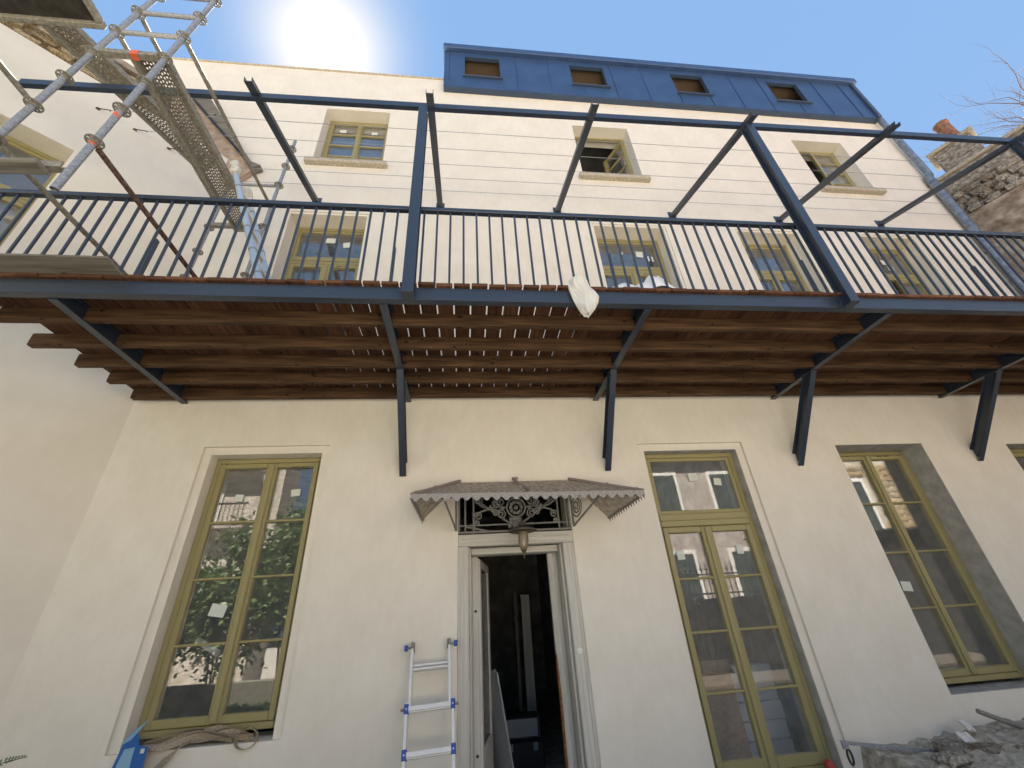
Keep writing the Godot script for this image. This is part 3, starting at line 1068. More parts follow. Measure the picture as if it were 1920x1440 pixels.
# ------------------------------------------------------------------ balcony
func balcony() -> void:
	var b := thing("balcony", "long balcony with dark blue steel railing and brown timber deck", "balcony", Vector3(0, 4.1, 0))
	var off := Vector3(0, -4.1, 0)
	var g := Geo.new()
	g.xf.origin = off
	# channel section edge beam
	g.bb(Vector3(-5.1, 4.095, 1.92), Vector3(10.6, 4.235, 1.932), 0.002)
	g.bb(Vector3(-5.1, 4.095, 1.862), Vector3(10.6, 4.105, 1.92))
	g.bb(Vector3(-5.1, 4.225, 1.862), Vector3(10.6, 4.235, 1.92))
	part("edge_beam", g, M.steel, b)
	# brackets
	var bx := [-3.32, -0.71, 1.72, 4.27, 6.92, 9.5]
	for k in bx.size():
		var x: float = bx[k]
		g = Geo.new()
		g.xf.origin = off
		g.bb(Vector3(x - 0.036, 4.083, 0.0), Vector3(x + 0.036, 4.093, 1.862), 0.001)
		g.bb(Vector3(x - 0.005, 4.093, 0.0), Vector3(x + 0.005, 4.222, 1.86))
		g.bb(Vector3(x - 0.036, 4.222, 0.0), Vector3(x + 0.036, 4.232, 1.86))
		var br := part("bracket", g, M.steel, b)
		if k == 0:
			continue
		g = Geo.new()
		g.xf.origin = off
		var p0 := Vector3(x, 4.08, 0.80)
		var p1 := Vector3(x, 3.12, 0.02)
		var d := (p1 - p0).normalized()
		var q := Vector3(0, d.z, -d.y)          # out of the strut, towards the court
		if q.z < 0:
			q = -q
		var deep := 0.13
		for s in [[0.0, 0.009, 0.074], [deep - 0.009, 0.009, 0.074]]:
			var m: Vector3 = (p0 + p1) * 0.5 - q * (s[0] + 0.0045)
			g.box(m, Vector3(s[2], (p1 - p0).length() - s[0] * 1.2, s[1]), 0.001, Basis(Vector3.RIGHT, -d, q if Vector3.RIGHT.cross(-d).dot(q) > 0 else -q))
		g.box((p0 + p1) * 0.5 - q * deep * 0.5, Vector3(0.007, (p1 - p0).length() - 0.08, deep - 0.018), 0.0, Basis(Vector3.RIGHT, -d, q if Vector3.RIGHT.cross(-d).dot(q) > 0 else -q))
		part("strut", g, M.steel, br)
	# joists, cut between the brackets; the left ends stay short of the wing
	var jz := [1.545, 1.165, 0.815, 0.47, 0.105]
	var jl := [-4.0, -4.06, -3.92, -3.85, -3.85]
	for k in 5:
		var xs := [jl[k]] + bx + [10.5]
		for i in xs.size() - 1:
			var x0: float = xs[i] + (0.008 if i > 0 else 0.0)
			var x1: float = xs[i + 1] - 0.008
			g = Geo.new()
			g.xf.origin = off
			var dz := rng.randf_range(-0.006, 0.006)
			var dy := rng.randf_range(-0.004, 0.004)
			g.box(Vector3((x0 + x1) * 0.5, 4.167 + dy, jz[k] + dz), Vector3(x1 - x0, 0.140, 0.075), 0.013, Basis(), Vector2(rng.randf() * 4.0, rng.randf()))
			part("joist", g, M["joist_%d" % (rng.randi() % 3)], b)
	# deck planks across the joists; the gaps are open over the door, nearly closed elsewhere
	var shapes := []
	for wdt in [0.143, 0.150, 0.155]:
		for u in 2:
			g = Geo.new()
			g.box(Vector3.ZERO, Vector3(wdt, 0.032, 1.92), 0.004, Basis(), Vector2(u * 1.3, u * 0.4 + wdt * 3.0))
			shapes.append(g.mesh())
	var g2 := Geo.new()
	g2.box(Vector3.ZERO, Vector3(0.15, 0.032, 0.40), 0.004)
	var short := g2.mesh()
	var stub := Geo.new()
	stub.box(Vector3.ZERO, Vector3(0.15, 0.032, 0.13), 0.004)
	var n := 0
	var x := -5.08
	while x < 10.5:
		var open := clampf(1.0 - absf(x + 0.1) / 1.6, 0.0, 1.0)
		var which := 2
		if open > 0.25 and rng.randf() > 0.2:
			which = 0
		elif open > 0.0:
			which = rng.randi() % 2
		elif rng.randf() < 0.22:
			which = 1
		var z := 1.005 + rng.randf_range(-0.006, 0.008)
		var m: ArrayMesh = shapes[which * 2 + rng.randi() % 2]
		if x < -3.95:
			m = short
			z = 1.765
		var o := part("plank", m, M["plank_%d" % (rng.randi() % 4)], b)
		o.position = Vector3(x, 4.254 + rng.randf_range(-0.001, 0.002), z) + off
		n += 1
		x += 0.158
	# handrail, balusters and their welded stiffeners
	g = Geo.new()
	g.xf.origin = off
	g.bb(Vector3(-5.1, 5.285, 1.872), Vector3(10.6, 5.335, 1.928), 0.004)
	part("handrail", g, M.steel, b)
	var bg := Geo.new()
	bg.bb(Vector3(-0.010, 0.0, -0.010), Vector3(0.010, 1.02, 0.010), 0.002)
	var bm := bg.mesh()
	x = -0.407 - 0.1325 * 35
	while x < 10.4:
		var o := part("baluster", bm, M.steel, b)
		o.position = Vector3(x * 0.9925, 4.266, 1.90) + off
		x += 0.1325
	var sg := Geo.new()
	sg.bb(Vector3(-0.011, -0.10, -0.03), Vector3(0.011, 0.50, 0.012), 0.003)
	for sx in [-2.74, -0.66, 1.445, 3.555, 5.66, 7.75]:
		var o := part("stiffener", sg.mesh(), M.steel, b)
		o.position = Vector3(sx, 4.26, 1.905) + off
	# loose board laid along the deck edge on the left
	g = Geo.new()
	g.box(Vector3(-3.95, 4.30, 2.0), Vector3(2.25, 0.022, 0.24), 0.003, Basis(Vector3.RIGHT, -0.10))
	single("loose_board", g, M.grey_board, "grey weathered board lying along the left end of the balcony edge", "board")
	# plastic bag caught on the deck edge
	bag()
	film()


func bag() -> void:
	var g := Geo.new()
	var f := FastNoiseLite.new()
	f.seed = 3
	f.frequency = 3.2
	f.fractal_octaves = 3
	# outline of the hanging film, top to tip: y, left, right
	var rows := [[4.345, 1.00, 1.09], [4.31, 0.955, 1.13], [4.25, 0.945, 1.15], [4.19, 0.955, 1.185], [4.12, 0.97, 1.215], [4.06, 0.985, 1.20], [4.0, 1.005, 1.165], [3.94, 1.025, 1.125], [3.895, 1.05, 1.085]]
	var cols := 14
	var at := func(i: int, j: int, s: float) -> Vector3:
		var w: Array = rows[i]
		var u := float(j) / float(cols)
		var xx := lerpf(w[1], w[2], u)
		var bulge := sin(u * PI) * (0.045 if i > 0 else 0.01)
		var zz: float = 1.962 + (0.02 if s > 0.0 else 0.0) + (bulge + f.get_noise_2d(xx * 2.0, w[0]) * 0.035 + absf(f.get_noise_2d(xx * 5.0, w[0] * 1.5 + 9.0)) * 0.03) * (1.0 if s > 0.0 else 0.25)
		return Vector3(xx, w[0] + f.get_noise_2d(xx * 3.0, 5.0) * 0.012, zz)
	for s in [1.0, -1.0]:
		for i in rows.size() - 1:
			for j in cols:
				g.quad(at.call(i, j, s), at.call(i, j + 1, s), at.call(i + 1, j + 1, s), at.call(i + 1, j, s), Vector3(0, 0.2, s))
	# the part that lies on the deck behind the edge
	for j in 5:
		var a := Vector3(0.99 + j * 0.024, 4.345, 1.98)
		g.quad(a, a + Vector3(0.024, 0, 0), a + Vector3(0.024, -0.05, -0.12), a + Vector3(0, -0.05, -0.12), Vector3.UP)
	single("plastic_bag", g, M.plastic_film, "crumpled translucent plastic bag hanging over the balcony edge", "bag")


func film() -> void:
	var g := Geo.new()
	var f := FastNoiseLite.new()
	f.seed = 8
	f.frequency = 2.6
	f.fractal_octaves = 4
	var nx := 46
	var nz := 10
	var at := func(i: int, j: int) -> Vector3:
		var u := float(i) / nx
		var w := float(j) / nz
		var xx := lerpf(1.24, 2.62, u)
		var zz := lerpf(1.68, 1.90, w)
		var edge := sin(PI * clampf(u, 0.02, 0.98)) * sin(PI * clampf(w, 0.03, 0.97))
		var hump := 0.20 * exp(-pow((xx - 1.90) / 0.14, 2.0)) + 0.12 * exp(-pow((xx - 1.5) / 0.16, 2.0)) + 0.08
		var yy := 4.274 + (hump * pow(edge, 0.5) + absf(f.get_noise_2d(xx * 1.6, zz * 2.0)) * 0.13 * edge)
		return Vector3(xx + f.get_noise_2d(zz * 2.0, xx) * 0.04, yy, zz + f.get_noise_2d(xx * 1.5, 4.0) * 0.03)
	for i in nx:
		for j in nz:
			g.quad(at.call(i, j), at.call(i + 1, j), at.call(i + 1, j + 1), at.call(i, j + 1), Vector3.UP)
	single("plastic_sheet", g, M.white_film, "white crumpled plastic sheet heaped on the deck before a balcony window", "sheet")


# ------------------------------------------------------------------ pergola
func pergola() -> void:
	var p := thing("pergola", "dark blue steel pergola frame rising from the balcony edge", "pergola", Vector3(0, 4.09, 0))
	var off := Vector3(0, -4.09, 0)
	var g: Geo
	for x in [-0.485, 3.737, 7.96]:
		g = Geo.new()
		g.xf.origin = off
		var top: float = 7.03 + 0.0205 * (x + 0.85)
		g.bb(Vector3(x - 0.051, 4.088, 2.034), Vector3(x + 0.051, top, 2.045), 0.002)
		g.bb(Vector3(x - 0.051, 4.088, 1.934), Vector3(x + 0.051, top, 1.945), 0.002)
		g.bb(Vector3(x - 0.005, 4.09, 1.945), Vector3(x + 0.005, top, 2.034))
		g.bb(Vector3(x - 0.051, 4.088, 1.945), Vector3(x + 0.051, 4.096, 2.034))
		part("post", g, M.steel, p)
	g = Geo.new()
	g.xf.origin = off
	var y0 := 7.155 + 0.0205 * (-4.9 + 0.85)
	var y1 := 7.155 + 0.0205 * (8.6 + 0.85)
	g.bar(Vector3(-4.9, y0 + 0.048, 1.945), Vector3(8.6, y1 + 0.048, 1.945), 0.008, 0.096)
	g.bar(Vector3(-4.9, y0 + 0.004, 1.92), Vector3(8.6, y1 + 0.004, 1.92), 0.046, 0.008)
	g.bar(Vector3(-4.9, y0 + 0.092, 1.92), Vector3(8.6, y1 + 0.092, 1.92), 0.046, 0.008)
	part("beam", g, M.steel, p)
	for x in [-2.435, -0.41, 1.63, 3.775, 5.89, 8.03]:
		g = Geo.new()
		g.xf.origin = off
		var dy: float = 0.012 * (x + 0.85)
		var w0 := Vector3(x, 7.80 + dy * 0.6, 0.012)
		var w1 := Vector3(x, 7.105 + dy, 2.13)
		var up := Vector3(0, w0.z - w1.z, w1.y - w0.y)
		up = Vector3(0, absf(w1.z - w0.z), (w0.y - w1.y)).normalized()
		g.bar(w0 + up * 0.004, w1 + up * 0.004, 0.088, 0.008, up)
		for s in [-1.0, 1.0]:
			g.bar(w0 + up * 0.034 + Vector3(0.041 * s, 0, 0), w1 + up * 0.034 + Vector3(0.041 * s, 0, 0), 0.006, 0.052, up)
		var rf := part("rafter", g, M.steel, p)
		g = Geo.new()
		g.xf.origin = off
		g.bb(Vector3(x - 0.07, 7.76 + dy * 0.6, 0.0), Vector3(x + 0.07, 7.94 + dy * 0.6, 0.010))
		part("wall_plate", g, M.steel, rf)


func wires() -> void:
	var zs := [1.08, 0.81, 0.545, 0.30, 0.06]
	for k in 5:
		var z: float = zs[k]
		var x := -3.88 - z * 1.151
		var w := thing("tension_wire", "thin horizontal steel wire stretched along the facade above the pergola", "wire", Vector3(x, 8.2, z), "parallel wires above the pergola")
		var g := Geo.new()
		g.tube([Vector3(0.16, 0, 0), Vector3(10.25 - x, 0.02, 0)], 0.0042, 5)
		part("strand", g, M.galvanised, w)
		g = Geo.new()
		g.tube([Vector3(-0.06, 0.03, 0), Vector3(-0.01, 0.012, 0.02), Vector3(0.01, 0, 0.02), Vector3(0.16, 0, 0), Vector3(0.165, -0.02, 0)], 0.0075, 6)
		g.lathe(Vector3(0, 0.005, 0.005), [Vector2(0.0, -0.012), Vector2(0.022, -0.012), Vector2(0.022, 0.012), Vector2(0.0, 0.012)], 8)
		part("pin", g, M.rusty_tube, w)


# ------------------------------------------------------------------ scaffold
func rosette() -> ArrayMesh:
	var g := Geo.new()
	g.lathe(Vector3.ZERO, [Vector2(0.026, -0.03), Vector2(0.030, -0.03), Vector2(0.030, 0.03), Vector2(0.026, 0.03)], 12)
	g.lathe(Vector3.ZERO, [Vector2(0.050, -0.0045), Vector2(0.061, -0.0045), Vector2(0.061, 0.0045), Vector2(0.050, 0.0045), Vector2(0.050, -0.0045)], 20)
	for k in 8:
		var a := TAU * k / 8.0 + 0.2
		g.bar(Vector3(cos(a), 0, sin(a)) * 0.029, Vector3(cos(a), 0, sin(a)) * 0.052, 0.011 if k % 2 == 0 else 0.018, 0.009)
	return g.mesh()


func deck_mesh(length: float, width: float) -> Array:
	# perforated plate with edge channels, along +z from the origin, centred on x
	var g := Geo.new()
	var nx := 9
	var cell := (width - 0.06) / nx
	var nz := int(length / 0.038)
	var cz := length / nz
	for i in nx:
		for j in nz:
			var x0 := -width * 0.5 + 0.03 + i * cell
			var z0 := j * cz
			var sh := 0.0 if i % 2 == 0 else cz * 0.22
			var hx0 := x0 + cell * 0.28
			var hx1 := x0 + cell * 0.72
			var hz0 := z0 + cz * 0.16 + sh
			var hz1 := z0 + cz * 0.60 + sh
			var o := [Vector3(x0, 0, z0), Vector3(x0 + cell, 0, z0), Vector3(x0 + cell, 0, z0 + cz), Vector3(x0, 0, z0 + cz)]
			var q := [Vector3(hx0, 0, hz0), Vector3(hx1, 0, hz0), Vector3(hx1, 0, hz1), Vector3(hx0, 0, hz1)]
			for s in 4:
				g.quad(o[s], o[(s + 1) % 4], q[(s + 1) % 4], q[s], Vector3.DOWN)
	var e := Geo.new()
	for s in [-1.0, 1.0]:
		e.bb(Vector3(s * width * 0.5, -0.07, 0), Vector3(s * (width * 0.5 - 0.03), 0.006, length), 0.006)
	for z in [0.0, length - 0.02]:
		e.bb(Vector3(-width * 0.5 + 0.03, -0.06, z), Vector3(width * 0.5 - 0.03, 0.004, z + 0.02))
	return [g.mesh(), e.mesh()]


func tube_part(called: String, a: Vector3, b: Vector3, m: Material, parent: Node3D, radius := 0.0242) -> MeshInstance3D:
	var g := Geo.new()
	g.tube([a - parent.position, b - parent.position], radius, 14)
	return part(called, g, m, parent)


func hollow_tube(called: String, a: Vector3, b: Vector3, m: Material, parent: Node3D) -> MeshInstance3D:
	var g := Geo.new()
	g.tube([a - parent.position, b - parent.position], 0.0242, 16, false)
	g.tube([a - parent.position, b - parent.position], 0.0205, 16, false)
	return part(called, g, m, parent)


func scaffold() -> void:
	var s := thing("scaffold", "galvanised tube scaffold with ring nodes standing over the balcony end", "scaffold", Vector3(-3.0, 4.27, 1.6))
	var rm := rosette()
	var o := s.position
	var posts := [
		[Vector3(-2.84, 4.40, 2.655), Vector3(-2.66, 8.6, 2.62), [4.98, 5.44, 5.88, 6.32, 6.77, 7.22, 7.68, 8.14]],
		[Vector3(-3.50, 4.45, 2.66), Vector3(-3.20, 8.6, 2.62), [4.95, 5.42, 5.87, 6.32, 6.77, 7.22, 7.68, 8.14]],
		[Vector3(-2.80, 4.272, 0.55), Vector3(-2.735, 8.60, 0.55), [4.72, 5.18, 5.64, 6.12, 6.55, 6.99, 7.46, 7.92, 8.38]],
		[Vector3(-3.50, 4.272, 0.55), Vector3(-3.43, 7.7, 0.55), [5.12, 5.58, 6.04, 6.5, 6.96, 7.42]],
	]
	var post := func(i: int, y: float) -> Vector3:
		var a: Vector3 = posts[i][0]
		var b: Vector3 = posts[i][1]
		return a.lerp(b, (y - a.y) / (b.y - a.y))
	for i in 4:
		var q: Array = posts[i]
		var t := hollow_tube("standard", q[0], q[1], M.galvanised, s)
		for y in q[2]:
			var r := part("rosette", rm, M.galvanised_dull, t)
			r.position = post.call(i, y) - o
	# ledgers along the facade, between the two standards of each frame
	var led := [[0, 1, 7.22, "tube"], [0, 1, 6.77, "tube"], [0, 1, 7.68, "tube"], [0, 1, 6.32, "channel"], [2, 3, 6.52, "channel"], [2, 3, 7.44, "tube"], [0, 1, 4.62, "channel"]]
	for l in led:
		var a: Vector3 = post.call(l[0], l[2])
		var b: Vector3 = post.call(l[1], l[2])
		var d := (b - a).normalized()
		if l[3] == "tube":
			var t := tube_part("ledger", a + d * 0.05, b - d * 0.05, M.galvanised, s, 0.022)
			if l[0] == 0 and l[2] < 7.0 or l[0] == 2:
				var c := a.lerp(b, 0.5)
				tube_part("tape", c - d * 0.03, c + d * 0.03, M.orange_tape, t, 0.0232).position = -t.position
		else:
			var g := Geo.new()
			g.bar(a + d * 0.05 - o, b - d * 0.05 - o, 0.048, 0.006)
			for e in [-1.0, 1.0]:
				g.bar(a + d * 0.05 - o + Vector3(0, 0.028, 0.024 * e), b - d * 0.05 - o + Vector3(0, 0.028, 0.024 * e), 0.005, 0.06)
			var t := part("ledger", g, M.galvanised_dull, s)
			if l[0] == 0 and l[2] > 5.0:
				g = Geo.new()
				var c := a.lerp(b, 0.42) - o
				g.bb(c + Vector3(-0.03, -0.006, -0.028), c + Vector3(0.03, 0.06, 0.029))
				part("tape", g, M.orange_tape, t)
	# rails towards the facade
	for l in [[0, 2, 6.77, 6.97, "galvanised_dull"], [1, 3, 6.77, 6.9, "galvanised_dull"], [1, 3, 7.22, 7.40, "galvanised_dull"], [0, 2, 4.96, 4.9, "rusty_tube"], [1, 3, 4.93, 4.95, "galvanised_dull"]]:
		var a: Vector3 = post.call(l[0], l[2])
		var b: Vector3 = post.call(l[1], l[3])
		var d := (b - a).normalized()
		var t := tube_part("rail", a + d * 0.05, b - d * 0.05, M[l[4]], s, 0.0215)
		if l[0] == 0 and l[2] > 6.0:
			var c := a.lerp(b, 0.27)
			tube_part("tape", c - d * 0.03, c + d * 0.03, M.orange_tape, t, 0.0225)
	# red tape on the near standard
	for y in [4.93, 5.32]:
		var a: Vector3 = post.call(0, y)
		tube_part("tape", a, a + Vector3(0, 0.05, 0), M.orange_tape, s, 0.0252)
	# rail that comes forward from the left-hand standard
	var f0: Vector3 = post.call(1, 5.42)
	tube_part("rail", f0 + Vector3(0, 0, 0.05), f0 + Vector3(-0.03, 0.02, 1.6), M.galvanised_dull, s, 0.0215)
	# decks
	var dk := deck_mesh(2.05, 0.31)
	var decks := [
		[Vector3(-2.945, 6.47, 0.57), 0.0, "perforated steel deck board lying level between the two scaffold frames"],
		[Vector3(-3.59, 7.46, 0.80), -0.425, "perforated steel deck board set askew above the level scaffold board"],
	]
	for d in decks:
		var t := thing("scaffold_deck", d[2], "scaffold deck", d[0])
		t.rotation.y = d[1]
		part("plate", dk[0], M.galvanised_dull, t)
		part("edge_channel", dk[1], M.galvanised_dull, t)
	# timber platform of the next bay, upper left
	var tp := thing("timber_platform", "dark dirty timber platform seen from below at the scaffold's outer bay", "platform", Vector3(-4.1, 7.0, 3.1))
	var g3 := Geo.new()
	g3.bb(Vector3(-0.95, 0, -0.48), Vector3(0.50, 0.02, 0.5))
	part("panel", g3, M.platform_timber, tp)
	g3 = Geo.new()
	g3.bb(Vector3(-0.95, -0.055, -0.53), Vector3(0.55, 0.02, -0.482), 0.006)
	part("edge_profile", g3, M.galvanised_dull, tp)
	g3 = Geo.new()
	g3.bb(Vector3(0.502, -0.05, -0.48), Vector3(0.55, 0.02, 0.5), 0.006)
	part("edge_profile", g3, M.galvanised_dull, tp)
	# thick plank lashed under the lowest ledger
	var lp := Geo.new()
	lp.box(Vector3(-3.55, 4.545, 2.70), Vector3(1.2, 0.045, 0.11), 0.01, Basis(Vector3.BACK, 0.06))
	single("scaffold_plank", lp, M.grey_board, "cement stained plank lashed across the lower scaffold standards", "plank")
	# pale blue ladder, its head wrapped in rags, against the deck
	var lt := Vector3(-2.76, 6.58, 1.46)
	var lb := Vector3(-1.90, 4.275, 1.36)
	var ld := thing("site_ladder", "pale blue pole ladder with rag wrapped head against the scaffold deck", "ladder", lb)
	for k in 2:
		var q := Vector3(0, 0, -0.36 * k)
		var gl := Geo.new()
		var ra := 0.042
		gl.tube([q, (lt - lb) + q], ra, 14, true, 0.03)
		var rail := part("rail", gl, M.pale_blue, ld)
		for i in 6:
			var c := (lt - lb) * (0.12 + 0.14 * i) + q
			var d := (lt - lb).normalized()
			var gb := Geo.new()
			var rr := lerpf(ra, 0.03, 0.12 + 0.14 * i) + 0.003
			gb.tube([c - d * 0.012, c + d * 0.012], rr, 14)
			part("band", gb, M.galvanised, rail)
		var gr := Geo.new()
		var rr := RandomNumberGenerator.new()
		rr.seed = 12 + k
		for i in 12:
			stone(gr, (lt - lb) * (1.0 - 0.007 * i) + q + Vector3(rr.randf_range(-0.025, 0.025), rr.randf_range(-0.03, 0.03), rr.randf_range(-0.025, 0.025)), Vector3(0.035, 0.04, 0.035), rr)
		part("rag", gr, M.mop_rag, ld)
	for i in 7:
		var c := (lt - lb) * (0.10 + 0.125 * i)
		var gs := Geo.new()
		gs.bar(c, c + Vector3(0, 0, -0.36), 0.035, 0.03)
		part("rung", gs, M.aluminium, ld)


# ------------------------------------------------------------------ entrance
func spiral(c: Vector3, u: Vector3, w: Vector3, r0: float, turns: float, start: float, n := 18) -> Array:
	var p := []
	for i in n + 1:
		var t := float(i) / n
		var a := start + t * turns * TAU
		var r := r0 * (1.0 - t * 0.85)
		p.append(c + u * cos(a) * r + w * sin(a) * r)
	return p


func entrance() -> void:
	var h := house_node
	var g := Geo.new()
	# casing round the doorway
	g.bb(Vector3(-0.078, 0.0, -0.09), Vector3(0.036, 2.33, 0.010), 0.006, Vector2(0.3, 0))
	g.bb(Vector3(1.06, 0.0, -0.09), Vector3(1.186, 2.33, 0.010), 0.006, Vector2(1.1, 0.4))
	g.bb(Vector3(-0.078, 2.332, -0.09), Vector3(1.186, 2.455, 0.012), 0.006, Vector2(0.7, 0.8))
	g.bb(Vector3(-0.060, 0.0, 0.010), Vector3(-0.045, 2.31, 0.018), 0.004)
	g.bb(Vector3(1.150, 0.0, 0.010), Vector3(1.166, 2.31, 0.018), 0.004)
	g.bb(Vector3(1.064, 0.0, 0.010), Vector3(1.074, 2.31, 0.016), 0.003)
	g.bb(Vector3(0.018, 0.0, 0.010), Vector3(0.030, 2.31, 0.016), 0.003)
	g.bb(Vector3(-0.04, 2.40, 0.012), Vector3(1.15, 2.418, 0.020), 0.004)
	g.bb(Vector3(-0.0, 2.345, 0.012), Vector3(1.10, 2.356, 0.018), 0.003)
	var d := part("door_frame", g, M.old_paint_wood, h)
	d.set_meta("label", "weathered grey painted door frame with peeling paint")
	g = Geo.new()
	g.bb(Vector3(0.038, 0.0, -0.33), Vector3(0.060, 2.33, -0.05), 0.004, Vector2(0.2, 0.2))
	g.bb(Vector3(0.060, 0.0, -0.30), Vector3(0.138, 2.26, -0.235), 0.008, Vector2(0.5, 0.1))
	g.bb(Vector3(0.075, 0.0, -0.235), Vector3(0.085, 2.25, -0.228), 0.002)
	part("left_jamb", g, M.old_paint_wood, d).name = "jamb"
	g = Geo.new()
	g.bb(Vector3(1.034, 0.0, -0.33), Vector3(1.058, 2.33, -0.05), 0.004, Vector2(0.9, 0.2))
	g.bb(Vector3(0.925, 0.0, -0.30), Vector3(1.032, 2.26, -0.235), 0.008, Vector2(1.5, 0.5))
	g.bb(Vector3(0.945, 0.25, -0.235), Vector3(0.955, 2.15, -0.226), 0.003)
	g.bb(Vector3(0.985, 0.0, -0.235), Vector3(1.0, 2.26, -0.21), 0.003)
	part("jamb", g, M.old_paint_wood, d)
	g = Geo.new()
	g.bb(Vector3(0.062, 2.262, -0.31), Vector3(1.03, 2.33, -0.12), 0.006, Vector2(0.4, 0.6))
	part("head", g, M.old_paint_wood, d)
	# bare wood where the stile has split
	g = Geo.new()
	g.prism(PackedVector2Array([Vector2(0.917, 0.1), Vector2(0.935, 0.1), Vector2(0.940, 0.9), Vector2(0.933, 1.22), Vector2(0.926, 1.30), Vector2(0.918, 1.18), Vector2(0.920, 0.8)]), -0.29, -0.231)
	part("bare_wood", g, M.raw_wood, d)
	g = Geo.new()
	g.lathe(Vector3(1.115, 1.315, 0.010), [Vector2(0.030, 0.0), Vector2(0.030, 0.004), Vector2(0.024, 0.008), Vector2(0.008, 0.009), Vector2(0.0, 0.009)], 20, Basis(Vector3.RIGHT, PI / 2))
	part("lock_rose", g, M.white_paint, d)
	for y in [1.72, 0.55]:
		g = Geo.new()
		g.lathe(Vector3(0.106, y, -0.234), [Vector2(0.014, 0.0), Vector2(0.012, 0.006), Vector2(0.0, 0.008)], 12, Basis(Vector3.RIGHT, PI / 2))
		part("bolt", g, M.dark_iron, d)
	# the opened leaf, swung into the hall
	g = Geo.new()
	var turn := Basis(Vector3.UP, 1.40)
	g.xf = Transform3D(turn, Vector3(0.140, 0.0, -0.27))
	ring(g, 0.0, 0.78, 0.03, 2.24, 0.09, 0.02, 0.04, 0.006, 0.55)
	var lf := part("door_leaf", g, M.old_paint_wood, h)
	g = Geo.new()
	g.xf = Transform3D(turn, Vector3(0.140, 0.0, -0.27))
	g.bb(Vector3(0.09, 0.58, -0.004), Vector3(0.69, 2.15, 0.004))
	part("pane", g, M.obscure_glass, lf)
	g = Geo.new()
	g.xf = Transform3D(turn, Vector3(0.140, 0.0, -0.27))
	g.lathe(Vector3(0.73, 1.12, 0.02), [Vector2(0.010, 0.0), Vector2(0.010, 0.03), Vector2(0.026, 0.035), Vector2(0.026, 0.06), Vector2(0.0, 0.065)], 14, Basis(Vector3.RIGHT, PI / 2))
	part("handle", g, M.galvanised, lf)
	# cast iron grille over the door
	g = Geo.new()
	var gz := -0.035
	for q in [[Vector3(-0.078, 2.470, gz), Vector3(1.188, 2.492, gz + 0.02)], [Vector3(-0.078, 2.545, gz), Vector3(1.188, 2.562, gz + 0.016)], [Vector3(-0.078, 2.93, gz), Vector3(1.188, 2.95, gz + 0.02)]]:
		g.bb(q[0], q[1], 0.003)
	for x in [-0.068, 0.0, 0.092, 1.055, 1.148, 1.18]:
		g.bb(Vector3(x - 0.010, 2.492, gz + 0.002), Vector3(x + 0.010, 2.93, gz + 0.018), 0.003)
	var gr := part("grille", g, M.iron_grey, h)
	g = Geo.new()
	g.bar(Vector3(0.0, 2.93, gz - 0.02), Vector3(0.62, 2.48, gz - 0.02), 0.012, 0.02)
	g.bar(Vector3(1.15, 2.93, gz - 0.02), Vector3(0.52, 2.48, gz - 0.02), 0.012, 0.02)
	g.bar(Vector3(0.0, 2.55, gz - 0.02), Vector3(0.3, 2.48, gz - 0.02), 0.012, 0.02)
	part("brace", g, M.iron_grey, gr)
	g = Geo.new()
	var c := Vector3(0.575, 2.735, gz + 0.012)
	var ring_pts := []
	for i in 25:
		ring_pts.append(c + Vector3(cos(TAU * i / 24.0), sin(TAU * i / 24.0), 0) * 0.105)
	g.tube(ring_pts, 0.012, 6, false)
	for k in 10:
		var a := TAU * k / 10.0
		g.lathe(c + Vector3(cos(a), sin(a), 0) * 0.062, [Vector2(0.0, -0.012), Vector2(0.020, -0.006), Vector2(0.022, 0.0), Vector2(0.016, 0.010), Vector2(0.0, 0.014)], 8, Basis(Vector3.RIGHT, PI / 2))
	g.lathe(c, [Vector2(0.0, -0.012), Vector2(0.026, -0.006), Vector2(0.026, 0.004), Vector2(0.0, 0.02)], 10, Basis(Vector3.RIGHT, PI / 2))
	part("rose", g, M.iron_grey, gr)
	for s in [-1.0, 1.0]:
		g = Geo.new()
		var u := Vector3(s, 0, 0)
		var sw := 1.0
		for q in [[Vector2(0.17, 0.07), 0.055, 0.4], [Vector2(0.17, -0.07), 0.055, -0.4], [Vector2(0.43, 0.085), 0.05, 2.2], [Vector2(0.43, -0.085), 0.05, -2.2], [Vector2(0.24, 0.05), 0.035, 0.5], [Vector2(0.24, -0.055), 0.035, -0.5], [Vector2(0.445, -0.16), 0.03, -1.6]]:
			sw = signf(q[2])
			g.tube(spiral(c + u * q[0].x + Vector3(0, q[0].y, 0), u, Vector3(0, 1, 0), q[1], -1.6 * sw, q[2] + PI * 0.5), 0.0095, 6)
		g.tube([c + u * 0.11, c + u * 0.2 + Vector3(0, 0.012, 0), c + u * 0.32, c + u * 0.40 + Vector3(0, 0.03, 0), c + u * 0.445 + Vector3(0, 0.07, 0)], 0.012, 6)
		g.tube([c + u * 0.22 + Vector3(0, -0.02, 0), c + u * 0.32 + Vector3(0, -0.012, 0), c + u * 0.40 + Vector3(0, -0.035, 0), c + u * 0.45 + Vector3(0, -0.08, 0)], 0.012, 6)
		for q in [[0.15, 0.0], [0.2, 0.035], [0.2, -0.035], [0.27, -0.03], [0.29, 0.02]]:
			g.lathe(c + u * q[0] + Vector3(0, q[1], 0), [Vector2(0.0, -0.012), Vector2(0.018, -0.004), Vector2(0.016, 0.008), Vector2(0.0, 0.014)], 8, Basis(Vector3.RIGHT, PI / 2))
		part("scroll", g, M.iron_grey, gr)
	g = Geo.new()
